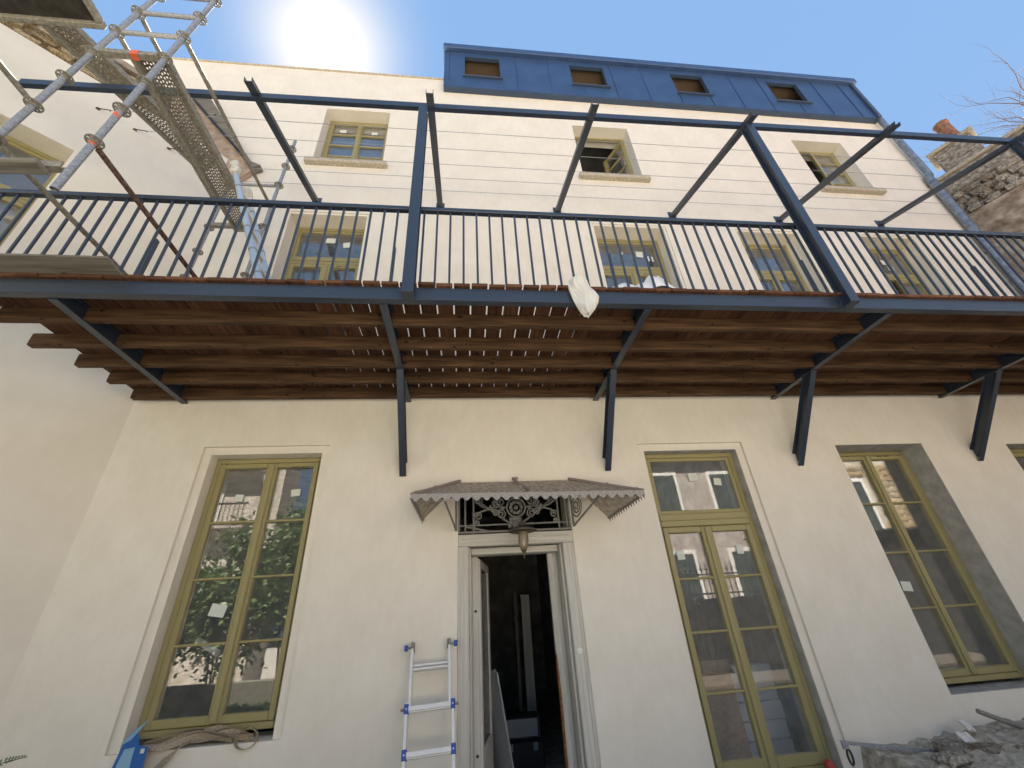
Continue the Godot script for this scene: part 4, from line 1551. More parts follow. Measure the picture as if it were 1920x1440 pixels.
	for k in 9:
		g.lathe(c + Vector3(0.035 * ((k % 3) - 1) * (1.2 + 0.25 * (k / 3)) - 0.02, -0.13 - 0.036 * (k / 3), 0.005), [Vector2(0.0, -0.014), Vector2(0.026, -0.006), Vector2(0.024, 0.006), Vector2(0.0, 0.016)], 8, Basis(Vector3.RIGHT, PI / 2))
	part("leaf_boss", g, M.iron_grey, gr)
	awning()
	lantern()
	ladder()
	hall()


func awning() -> void:
	var a := thing("door_awning", "rusty hipped zinc awning with scalloped edge over the entrance door", "awning", Vector3(0.6, 2.7, 0))
	var off := Vector3(-0.6, -2.7, 0)
	var wl := Vector3(-0.06, 3.035, 0.004)
	var wr := Vector3(1.22, 3.025, 0.004)
	var fl := Vector3(-0.52, 2.725, 0.66)
	var fr := Vector3(1.83, 2.69, 0.66)
	var sl := Vector3(-0.46, 2.645, 0.004)
	var sr := Vector3(1.63, 2.59, 0.004)
	var f := FastNoiseLite.new()
	f.seed = 17
	f.frequency = 2.4
	f.fractal_octaves = 3
	var n := 30
	var m := 6
	var bent := func(i: int, j: int) -> Vector3:
		var u := float(i) / n
		var w := float(j) / m
		var p := wl.lerp(wr, u).lerp(fl.lerp(fr, u), w)
		var free := sin(PI * w) * sin(PI * u)
		p.y += free * (f.get_noise_2d(u * 3.0, w) * 0.05 - 0.022 * absf(sin(u * PI * 2.0)))
		return p
	var g := Geo.new()
	g.xf.origin = off
	for i in n:
		for j in m:
			g.quad(bent.call(i, j), bent.call(i + 1, j), bent.call(i + 1, j + 1), bent.call(i, j + 1), Vector3(0, 1, 0.5))
	part("front_sheet", g, M.awning_zinc, a)
	var ug := Geo.new()
	ug.xf.origin = off + Vector3(0, -0.012, -0.004)
	for i in n:
		for j in m:
			ug.quad(bent.call(i, j), bent.call(i + 1, j), bent.call(i + 1, j + 1), bent.call(i, j + 1), Vector3(0, -1, -0.5))
	for q in [[wl, fl, sl], [wr, fr, sr]]:
		ug.tri(q[0], q[1], q[2], Vector3.DOWN)
	part("soffit", ug, M.awning_zinc, a)
	for q in [[wl, fl, sl], [wr, fr, sr]]:
		g = Geo.new()
		g.xf.origin = off
		g.tri(q[0], q[1], q[2], Vector3.UP)
		part("side_sheet", g, M.awning_zinc, a)
		g = Geo.new()
		g.xf.origin = off
		g.tube([q[0] + Vector3(0, 0.016, 0.01), q[0].lerp(q[1], 0.5) + Vector3(0, 0.012, 0), q[1] + Vector3(0, 0.012, 0)], 0.017, 8)
		g.lathe(q[0].lerp(q[1], 0.55) + Vector3(0, 0.03, 0), [Vector2(0.0, -0.01), Vector2(0.016, 0.0), Vector2(0.0, 0.014)], 8)
		g.lathe(q[0].lerp(q[1], 0.92) + Vector3(0, 0.026, 0), [Vector2(0.0, -0.01), Vector2(0.016, 0.0), Vector2(0.0, 0.014)], 8)
		part("hip_roll", g, M.awning_roll, a)
	# middle roll, short
	g = Geo.new()
	g.xf.origin = off
	g.tube([Vector3(0.565, 3.06, 0.012), Vector3(0.60, 2.93, 0.22), Vector3(0.645, 2.80, 0.50), Vector3(0.665, 2.75, 0.60)], 0.017, 8)
	g.bb(Vector3(0.545, 3.05, 0.0), Vector3(0.615, 3.075, 0.03), 0.003)
	part("middle_roll", g, M.awning_roll, a)
	# flashing bead against the wall, broken in places
	g = Geo.new()
	g.xf.origin = off
	var x := -0.06
	while x < 1.2:
		var l := rng.randf_range(0.06, 0.2)
		if rng.randf() > 0.25:
			g.bb(Vector3(x, 3.026, 0.0), Vector3(minf(x + l, 1.22), 3.026 + rng.randf_range(0.010, 0.022), 0.014), 0.004)
		x += l
	part("mortar_bead", g, M.moulding, a)
	# scalloped front valance
	var poly := PackedVector2Array()
	var len := (fr - fl).length()
	poly.append(Vector2(0, 0.012))
	var teeth := 24
	var pitch := len / teeth
	poly.append(Vector2(0, -0.03))
	for k in teeth:
		for q in [[0.10, -0.034], [0.28, -0.056], [0.45, -0.064], [0.62, -0.058], [0.80, -0.036], [0.93, -0.026], [1.0, -0.026]]:
			poly.append(Vector2((k + q[0]) * pitch, q[1] + 0.004 * sin(k * 2.7)))
	poly.append(Vector2(len, 0.012))
	g = Geo.new()
	g.xf.origin = off
	var dir := (fr - fl).normalized()
	g.prism(poly, -0.002, 0.002, Transform3D(Basis(dir, Vector3.UP, dir.cross(Vector3.UP).normalized()), fl + Vector3(0, 0, 0.006)))
	part("valance", g, M.awning_valance, a)
	# toothed side valances
	for q in [[fl, sl], [fr, sr]]:
		var dd: Vector3 = q[1] - q[0]
		var ll := dd.length()
		poly = PackedVector2Array([Vector2(0, 0.01), Vector2(0, -0.03)])
		for k in 15:
			for e in [[0.2, -0.035], [0.5, -0.07], [0.8, -0.035], [1.0, -0.028]]:
				poly.append(Vector2((k + e[0]) * ll / 15.0, e[1]))
		poly.append(Vector2(ll, 0.01))
		g = Geo.new()
		g.xf.origin = off
		var uu := dd.normalized()
		var ss := uu.cross(Vector3.UP).normalized()
		g.prism(poly, -0.002, 0.002, Transform3D(Basis(uu, ss.cross(uu), ss), q[0]))
		part("side_valance", g, M.awning_roll, a)
		g = Geo.new()
		g.xf.origin = off
		g.bar(q[0] + Vector3(0, -0.02, -0.02), q[1] + Vector3(0, -0.02, 0.0), 0.03, 0.012)
		part("edge_iron", g, M.iron_grey, a)
	g = Geo.new()
	g.xf.origin = off
	g.bar(fl + Vector3(0.02, -0.022, -0.03), fr + Vector3(-0.02, -0.022, -0.03), 0.03, 0.008)
	part("edge_iron", g, M.iron_grey, a)
	# brackets: a scroll on each side
	for s in [0, 1]:
		var bx := -0.10 if s == 0 else 1.215
		g = Geo.new()
		g.xf.origin = off
		var dx := -0.10 if s == 0 else 0.16
		g.tube([Vector3(bx, 2.50, 0.01), Vector3(bx + dx * 0.15, 2.53, 0.12), Vector3(bx + dx * 0.5, 2.59, 0.30), Vector3(bx + dx, 2.68, 0.56)], 0.011, 8)
		g.tube([Vector3(bx, 2.98, 0.01), Vector3(bx, 2.50, 0.01)], 0.012, 8)
		if s == 1:
			g.tube(spiral(Vector3(bx + 0.02, 2.69, 0.13), Vector3(0, 1, 0), Vector3(0.25, 0, 0.97), 0.125, 2.6, 1.2, 46), 0.0085, 6)
		part("scroll_bracket", g, M.iron_grey, a)


func lantern() -> void:
	var at := Vector3(0.592, 2.15, 0.30)
	var l := thing("lantern", "bronze hanging lantern with amber glass under the awning", "lantern", at)
	var g := Geo.new()
	g.lathe(Vector3.ZERO, [Vector2(0.0, 0.255), Vector2(0.15, 0.262), Vector2(0.152, 0.270), Vector2(0.10, 0.292), Vector2(0.045, 0.315), Vector2(0.03, 0.345), Vector2(0.012, 0.36), Vector2(0.0, 0.37)], 26)
	part("cap", g, M.bronze, l)
	g = Geo.new()
	g.lathe(Vector3.ZERO, [Vector2(0.0, 0.075), Vector2(0.030, 0.080), Vector2(0.044, 0.115), Vector2(0.053, 0.165), Vector2(0.050, 0.215), Vector2(0.046, 0.256)], 22)
	part("glass_body", g, M.amber_glass, l)
	g = Geo.new()
	g.lathe(Vector3.ZERO, [Vector2(0.0, 0.0), Vector2(0.005, 0.0), Vector2(0.006, 0.05), Vector2(0.016, 0.056), Vector2(0.032, 0.082), Vector2(0.036, 0.10), Vector2(0.0, 0.10)], 16)
	for k in 3:
		var a := TAU * k / 3.0 + 0.5
		g.tube([Vector3(cos(a) * 0.033, 0.09, sin(a) * 0.033), Vector3(cos(a) * 0.055, 0.165, sin(a) * 0.055), Vector3(cos(a) * 0.05, 0.26, sin(a) * 0.05)], 0.003, 6)
	part("finial", g, M.bronze, l)
	g = Geo.new()
	g.tube([Vector3(0, 0.36, 0), Vector3(-0.005, 0.5, -0.01), Vector3(0, 0.64, 0.02)], 0.005, 6)
	part("hanger", g, M.bronze, l)


func ladder() -> void:
	# telescopic aluminium ladder leaning on the wall; axes: x across, y along the rails
	var foot := Vector3(-0.275, 0.0, 0.50)
	var top := Vector3(-0.325, 1.45, 0.075)
	var l := thing("aluminium_ladder", "aluminium folding ladder with blue joint sleeves leaning beside the door", "ladder", foot)
	var d := (top - foot).normalized()
	var x := Vector3(0.997, 0.03, 0.0)
	x = (x - d * x.dot(d)).normalized()
	var bs := Basis(x, d, x.cross(d).normalized())
	var total := (top - foot).length()
	var at := func(u: float, s: float, dz := 0.0) -> Vector3:
		return bs * Vector3(u, s, dz)
	var g: Geo
	for side in [-1.0, 1.0]:
		# lower, wider section and the inner section that slides in it
		g = Geo.new()
		g.box(at.call(side * 0.198, (total - 0.42) * 0.5, 0.0), Vector3(0.030, total - 0.42, 0.062), 0.005, bs)
		part("outer_rail", g, M.aluminium, l)
		g = Geo.new()
		g.box(at.call(side * 0.172, total - 0.235, 0.0), Vector3(0.028, 0.45, 0.055), 0.005, bs)
		part("inner_rail", g, M.aluminium, l)
		g = Geo.new()
		g.box(at.call(side * 0.172, total + 0.005, 0.0), Vector3(0.026, 0.085, 0.05), 0.010, bs)
		g.box(at.call(side * 0.155, total + 0.0, 0.01), Vector3(0.012, 0.075, 0.042), 0.006, bs)
		var hinge := part("hinge", g, M.galvanised_dull, l)
		g = Geo.new()
		g.tube([at.call(side * 0.185, total, 0.0), at.call(side * 0.215, total, 0.0)], 0.010, 10)
		part("spindle", g, M.galvanised_dull, hinge)
		g = Geo.new()
		g.tube([at.call(side * 0.214, total, 0.0), at.call(side * 0.245, total, 0.0)], 0.026, 10)
		part("knob", g, M.blue_plastic, hinge)
	for k in 5:
		var s := total - 0.165 - 0.30 * k
		if s < 0.1:
			continue
		var half := 0.158 if k == 0 else 0.184
		g = Geo.new()
		for q in [[-0.016, 0.024], [0.012, 0.024]] if k == 0 else [[0.0, 0.045]]:
			g.box(at.call(0.0, s + q[0], 0.006), Vector3(half * 2.0, q[1] * 0.85, 0.05), 0.004, bs)
		g.box(at.call(0.0, s - 0.022, -0.006), Vector3(half * 2.0, 0.014, 0.044), 0.003, bs)
		part("rung", g, M.aluminium, l)
		if k > 0:
			for side in [-1.0, 1.0]:
				g = Geo.new()
				g.box(at.call(side * 0.198, s, 0.0), Vector3(0.040, 0.075, 0.070), 0.006, bs)
				var sl := part("sleeve", g, M.blue_plastic, l)
				g = Geo.new()
				g.lathe(at.call(side * 0.198, s, 0.0), [Vector2(0.0, 0.0370), Vector2(0.006, 0.0368), Vector2(0.006, 0.034)], 8, bs * Basis(Vector3.RIGHT, PI / 2))
				part("rivet", g, M.aluminium, sl)
				if k == 1:
					g = Geo.new()
					g.tube([at.call(side * 0.218, s, 0.0), at.call(side * 0.248, s, 0.0)], 0.012, 10)
					part("pin", g, M.galvanised_dull, sl)
	return


# things that can just be made out in the dark of the hall and behind the panes
func hall() -> void:
	var g := Geo.new()
	g.box(Vector3(0.31, 0.55, -1.1), Vector3(0.02, 1.12, 0.55), 0.002, Basis(Vector3.BACK, 0.16) * Basis(Vector3.UP, 0.5))
	single("leaning_panel", g, M.grey_plastic, "pale board leaning inside the open doorway", "board")
	var t := thing("tool_case", "black tool case standing on the hall floor in the dark", "tool case", Vector3(0.72, -0.02, -2.2))
	g = Geo.new()
	g.bb(Vector3(-0.27, 0, -0.17), Vector3(0.27, 0.30, 0.17), 0.02)
	part("body", g, M.black_plastic, t)
	g = Geo.new()
	g.bb(Vector3(-0.25, 0.302, -0.16), Vector3(0.25, 0.55, 0.16), 0.02)
	part("tray", g, M.black_plastic, t)
	g = Geo.new()
	g.bb(Vector3(-0.20, 0.34, 0.162), Vector3(0.20, 0.52, 0.168))
	part("label_plate", g, M.grey_plastic, t)
	for x in [-0.16, 0.16]:
		g = Geo.new()
		g.bb(Vector3(x - 0.03, 0.20, 0.171), Vector3(x + 0.03, 0.28, 0.185), 0.003)
		part("latch", g, M.grey_plastic, t)
	for q in [[0.95, 0.0, 0.14, 2.0], [0.83, 0.05, 0.05, 2.05]]:
		g = Geo.new()
		g.bb(Vector3(q[0], 0.0, -3.3 - q[1]), Vector3(q[0] + q[2], q[3], -3.26 - q[1]), 0.003)
		single("propped_plank", g, M.old_paint_wood if q[2] > 0.1 else M.grey_board, "pale plank propped upright at the back of the hall" if q[2] > 0.1 else "narrow dark batten propped upright at the back of the hall", "plank")
	# cardboard box and stacked blocks behind the glazed door
	t = thing("cardboard_box", "tall brown cardboard box with open top behind the glazed door", "box", Vector3(2.78, -0.02, -0.95))
	t.rotation.y = -0.25
	g = Geo.new()
	for q in [[Vector3(-0.25, 0, 0.23), Vector3(0.25, 1.02, 0.236)], [Vector3(-0.25, 0, -0.236), Vector3(0.25, 1.02, -0.23)], [Vector3(-0.256, 0, -0.236), Vector3(-0.25, 1.02, 0.236)], [Vector3(0.25, 0, -0.236), Vector3(0.256, 1.02, 0.236)]]:
		g.bb(q[0], q[1])
	part("walls", g, M.cardboard, t)
	g = Geo.new()
	g.box(Vector3(0, 1.05, 0.33), Vector3(0.5, 0.006, 0.22), 0.0, Basis(Vector3.RIGHT, 0.5))
	part("flap", g, M.cardboard, t)
	var ks := 0
	for row in 6:
		for col in 2:
			g = Geo.new()
			g.box(Vector3(3.13 + col * 0.27, 0.07 + row * 0.172, -0.85 + 0.02 * sin(row * 3.0)), Vector3(0.25, 0.165, 0.2), 0.01)
			single("building_block", g, M.white_block, "pale grey building block stacked behind the glazed door", "block", "blocks stacked behind the glazed door")
			ks += 1
	# roll of paper behind the left-hand window
	g = Geo.new()
	g.tube([Vector3(-2.78, 1.62, -0.62), Vector3(-2.50, 1.50, -0.50)], 0.032, 14)
	single("paper_roll", g, M.white_paint, "white roll of paper slanting behind the tall left window", "roll")


# ------------------------------------------------------------------ loose things by the wall
func loose_things() -> void:
	var r := RandomNumberGenerator.new()
	r.seed = 99
	# webbing straps heaped on the left window sill
	var t := thing("strap_heap", "tangled beige webbing straps heaped on the tall left window sill", "straps", Vector3(-2.25, 0.84, 0.0))
	for k in 9:
		var g := Geo.new()
		var pts := []
		var ac := []
		var n := 30
		var ph := r.randf() * 6.0
		var zz := lerpf(-0.14, 0.0, float(k) / 8.0)
		var x0 := r.randf_range(-0.44, -0.30)
		var x1 := r.randf_range(0.22, 0.44)
		var rise := r.randf_range(0.03, 0.085) * (1.25 - float(k) * 0.06)
		for i in n + 1:
			var u := float(i) / n
			var arch := sin(PI * clampf(u * 0.94 + 0.03, 0.0, 1.0))
			var y := 0.024 + rise * arch * (0.75 + 0.45 * sin(u * 4.2 + ph)) + 0.012 * sin(u * 9.0 + ph * 2.0)
			pts.append(Vector3(lerpf(x0, x1, u), maxf(0.024, y), zz + 0.03 * sin(u * 3.4 + ph * 1.7)))
			var tw := 0.75 * sin(u * 4.0 + ph) + 0.15
			ac.append(Vector3(0.0, cos(tw), sin(tw)))
		g.ribbon(pts, ac, 0.045, 0.003)
		part("strap", g, M.strap, t)
	# the looped end that hangs off the right of the heap and the tail that hangs down
	var g2 := Geo.new()
	var lp := []
	var la := []
	for i in 25:
		var a := TAU * 0.9 * i / 24.0 + 1.9
		lp.append(Vector3(0.40 + 0.085 * cos(a), 0.035 + 0.075 * sin(a), 0.015 + 0.02 * sin(a * 2.0)))
		la.append(Vector3(0.15 * sin(a), 0.1, 1).normalized())
	g2.ribbon(lp, la, 0.05, 0.003)
	part("loop", g2, M.strap, t)
	g2 = Geo.new()
	g2.ribbon([Vector3(-0.05, 0.05, 0.0), Vector3(-0.12, 0.02, 0.03), Vector3(-0.2, -0.06, 0.035), Vector3(-0.30, -0.17, 0.03), Vector3(-0.40, -0.30, 0.03)], [Vector3(0.6, 0.6, 0.3).normalized(), Vector3(0.7, 0.6, 0.2).normalized(), Vector3(0.75, -0.6, 0.1).normalized(), Vector3(0.75, -0.62, 0.1).normalized(), Vector3(0.75, -0.62, 0.1).normalized()], 0.05, 0.003)
	part("tail", g2, M.strap, t)
	# torn blue carton
	t = thing("blue_carton", "torn blue carton with pale label leaning at the left window sill", "carton", Vector3(-2.72, 0.66, 0.06))
	g2 = Geo.new()
	g2.prism(PackedVector2Array([Vector2(-0.17, -0.2), Vector2(0.13, -0.2), Vector2(0.13, 0.22), Vector2(0.05, 0.24), Vector2(0.02, 0.32), Vector2(-0.07, 0.27)]), 0.0, 0.004)
	part("front", g2, M.carton_blue, t)
	g2 = Geo.new()
	g2.prism(PackedVector2Array([Vector2(-0.12, -0.19), Vector2(0.035, -0.19), Vector2(0.025, 0.23), Vector2(-0.05, 0.22), Vector2(-0.10, 0.02)]), 0.005, 0.008)
	part("label_patch", g2, M.carton_pale, t)
	g2 = Geo.new()
	g2.xf = Transform3D(Basis(Vector3.UP, -1.1), Vector3(0.13, 0, 0))
	g2.prism(PackedVector2Array([Vector2(0, -0.2), Vector2(0.14, -0.2), Vector2(0.15, 0.24), Vector2(0, 0.22)]), -0.004, 0.0)
	part("side", g2, M.carton_inside, t)
	g2 = Geo.new()
	g2.prism(PackedVector2Array([Vector2(-0.06, 0.26), Vector2(0.02, 0.30), Vector2(0.14, 0.44), Vector2(0.02, 0.35)]), 0.004, 0.008, Transform3D(Basis(Vector3.RIGHT, 0.25), Vector3(0, 0.0, 0.0)))
	part("torn_flap", g2, M.carton_pale, t)
	g2 = Geo.new()
	g2.bb(Vector3(0.075, 0.185, 0.005), Vector3(0.105, 0.215, 0.0075))
	g2.bb(Vector3(0.06, -0.06, 0.005), Vector3(0.10, 0.0, 0.0075))
	part("print", g2, M.paper, t)
	g2 = Geo.new()
	g2.prism(PackedVector2Array([Vector2(-0.24, -0.02), Vector2(-0.14, -0.05), Vector2(-0.10, 0.06), Vector2(-0.18, 0.07)]), -0.05, -0.04)
	part("inner_flap", g2, M.carton_inside, t)
	# fern tip at the lower left
	t = thing("fern", "green fern frond reaching up before the left wing wall", "plant", Vector3(-3.30, 0.0, 0.75))
	var stem := [Vector3(-0.22, 0.0, -0.1), Vector3(-0.20, 0.45, -0.05), Vector3(-0.10, 0.78, 0.02), Vector3(0.05, 0.925, 0.05), Vector3(0.24, 0.985, 0.05), Vector3(0.36, 1.0, 0.05)]
	g2 = Geo.new()
	g2.tube(stem, 0.006, 6, true, 0.002)
	part("stalk", g2, M.bark, t)
	g2 = Geo.new()
	for i in 22:
		var u := 0.35 + 0.62 * float(i) / 21.0
		var fi := u * (stem.size() - 1)
		var a: Vector3 = stem[int(fi)].lerp(stem[mini(int(fi) + 1, stem.size() - 1)], fi - int(fi))
		var l := 0.085 * (1.08 - u)
		for s in [-1.0, 1.0]:
			var tip := a + Vector3(0.4 * l, s * l * 0.8 + 0.01, s * l * 0.5)
			var side := Vector3(0.011, 0.003, 0.004)
			g2.tint = Color(0.075, 0.14, 0.04).lerp(Color(0.13, 0.2, 0.05), r.randf())
			g2.quad(a - side * 0.4, a.lerp(tip, 0.5) - side, tip, a.lerp(tip, 0.5) + side, Vector3(0, 0.3, 1))
	part("frond", g2, M.leaf, t)
	# rubble bank along the foot of the wall
	var f := FastNoiseLite.new()
	f.seed = 44
	f.frequency = 1.6
	f.fractal_octaves = 5
	var bank := Geo.new()
	var nx := 110
	var nz := 34
	var hgt := func(i: int, j: int) -> Vector3:
		var x := 3.60 + 5.9 * float(i) / nx
		var z := -0.02 + 1.5 * float(j) / nz
		var base := 0.36 - 0.012 * (x - 3.6) + 0.10 * smoothstep(4.0, 5.2, x)
		var lip := smoothstep(1.45, 0.75, z + 0.18 * f.get_noise_2d(x * 1.3, 7.0))
		var left := smoothstep(3.60, 3.70, x)
		var y := base * lip * left + f.get_noise_2d(x * 2.0, z * 2.0) * 0.07 * lip * left + absf(f.get_noise_2d(x * 5.0, z * 5.0)) * 0.05 * lip * left
		return Vector3(x, maxf(y, -0.03), z)
	for i in nx:
		for j in nz:
			bank.quad(hgt.call(i, j), hgt.call(i + 1, j), hgt.call(i + 1, j + 1), hgt.call(i, j + 1), Vector3.UP)
	structure("rubble_bank", bank, M.rubble)
	for k in 12:
		var g := Geo.new()
		var x := r.randf_range(3.75, 6.2)
		var z := r.randf_range(0.1, 0.75)
		var sz := r.randf_range(0.04, 0.11)
		stone(g, Vector3(x, 0.39 + sz * 0.15, z), Vector3(sz * 1.3, sz * 0.5, sz), r)
		single("loose_stone", g, M["grey_stone_%d" % (k % 3)], "rough grey stone lying on the rubble bank by the wall", "stone", "stones on the rubble bank")
	for q in [[4.70, 0.50, 0.20, 0.10, "leaf shaped flake of white plaster standing on the rubble bank"], [4.50, 0.45, 0.32, 0.13, "knobbly white plaster lump lying on the rubble bank"]]:
		var g := Geo.new()
		stone(g, Vector3.ZERO, Vector3(q[3], 0.022, 0.05), r)
		if q[3] > 0.11:
			stone(g, Vector3(0.09, 0.005, 0.0), Vector3(0.06, 0.03, 0.05), r)
		var o := single("plaster_flake", g, M.plaster_chunk, q[4], "plaster flake")
		o.position = Vector3(q[0], q[1], q[2])
		o.rotation = Vector3(0.9, 0.25, -0.35)
	# bent metal profile lying across the bank, its end in the doorway corner
	t = thing("metal_profile", "thin bent galvanised profile lying across the rubble bank", "metal strip", Vector3(3.40, 0.485, 0.16))
	g2 = Geo.new()
	var e := Vector3(1.42, -0.19, 0.12)
	g2.bar(Vector3.ZERO, e, 0.022, 0.003)
	g2.bar(Vector3(0, -0.012, 0.011), e + Vector3(0, -0.012, 0.011), 0.003, 0.026)
	part("strip", g2, M.galvanised, t)
	g2 = Geo.new()
	g2.bb(Vector3(0.0, -0.06, 0.0), Vector3(0.055, 0.0, 0.02), 0.003)
	part("end_tab", g2, M.galvanised, t)
	g2 = Geo.new()
	var hook := []
	for i in 17:
		var a := TAU * i / 16.0
		hook.append(Vector3(0.04 + 0.022 * cos(a), -0.115 + 0.055 * sin(a), 0.01))
	g2.tube(hook, 0.009, 8, false)
	single("rubber_ring", g2, M.black_plastic, "black rubber ring hanging below the metal profile's end", "ring").position = t.position
	g2 = Geo.new()
	g2.tube([Vector3(4.86, 0.605, 0.22), Vector3(5.0, 0.545, 0.235), Vector3(6.4, -0.02, 0.42)], 0.021, 12)
	single("wooden_pole", g2, M.pole_wood, "rounded grey wooden pole end leaning by the right window", "pole")
	g2 = Geo.new()
	g2.box(Vector3(3.37, 0.19, -0.02), Vector3(0.07, 0.26, 0.10), 0.02, Basis(Vector3.BACK, 0.25))
	single("red_canister", g2, M.red_plastic, "red plastic canister corner at the foot of the glazed door", "canister")


# ------------------------------------------------------------------ across the court (seen in the panes)
func leaf_crown(g: Geo, c: Vector3, half: Vector3, n: int, size: float, r: RandomNumberGenerator) -> void:
	var clumps := []
	for k in maxi(6, n / 90):
		var q := Vector3(r.randfn(), r.randfn(), r.randfn()).normalized() * pow(r.randf(), 0.4)
		clumps.append(c + q * half)
	for i in n:
		var b: Vector3 = clumps[r.randi() % clumps.size()]
		var p := b + Vector3(r.randfn(), r.randfn(), r.randfn()) * half * 0.17
		var a := Vector3(r.randfn(), r.randfn() * 0.5 - 0.4, r.randfn()).normalized()
		var s := a.cross(Vector3(r.randfn(), r.randfn(), r.randfn())).normalized()
		var l := size * r.randf_range(0.6, 1.3)
		g.tint = Color(0.045, 0.085, 0.022).lerp(Color(0.11, 0.17, 0.045), r.randf())
		g.quad(p, p + a * l * 0.5 + s * l * 0.24, p + a * l, p + a * l * 0.5 - s * l * 0.24, a.cross(s))


func shutter_window(parent: Node, x: float, y: float, w: float, hgt: float, z: float) -> void:
	# in a house that faces -z
	var g := Geo.new()
	ring(g, x - w * 0.5 - 0.14, x + w * 0.5 + 0.14, y - 0.14, y + hgt + 0.14, 0.14, z - 0.002, 0.05, 0.01)
	var s := part("window", g, M.white_paint, parent)
	g = Geo.new()
	g.bb(Vector3(x - w * 0.5, y, z - 0.03), Vector3(x + w * 0.5, y + hgt, z - 0.02))
	part("pane", g, M.black_seal, s)
	for q in [-1.0, 1.0]:
		g = Geo.new()
		var a: float = x + q * w * 0.25 - w * 0.24
		ring(g, a, a + w * 0.48, y + 0.01, y + hgt - 0.01, 0.05, z - 0.035, 0.03, 0.0)
		var n := int(hgt / 0.07)
		for i in n:
			g.box(Vector3(a + w * 0.24, y + 0.05 + (hgt - 0.1) * (i + 0.5) / n, z - 0.05), Vector3(w * 0.42, 0.05, 0.008), 0.0, Basis(Vector3.RIGHT, 0.5))
		part("shutter", g, M.shutter_green, s)


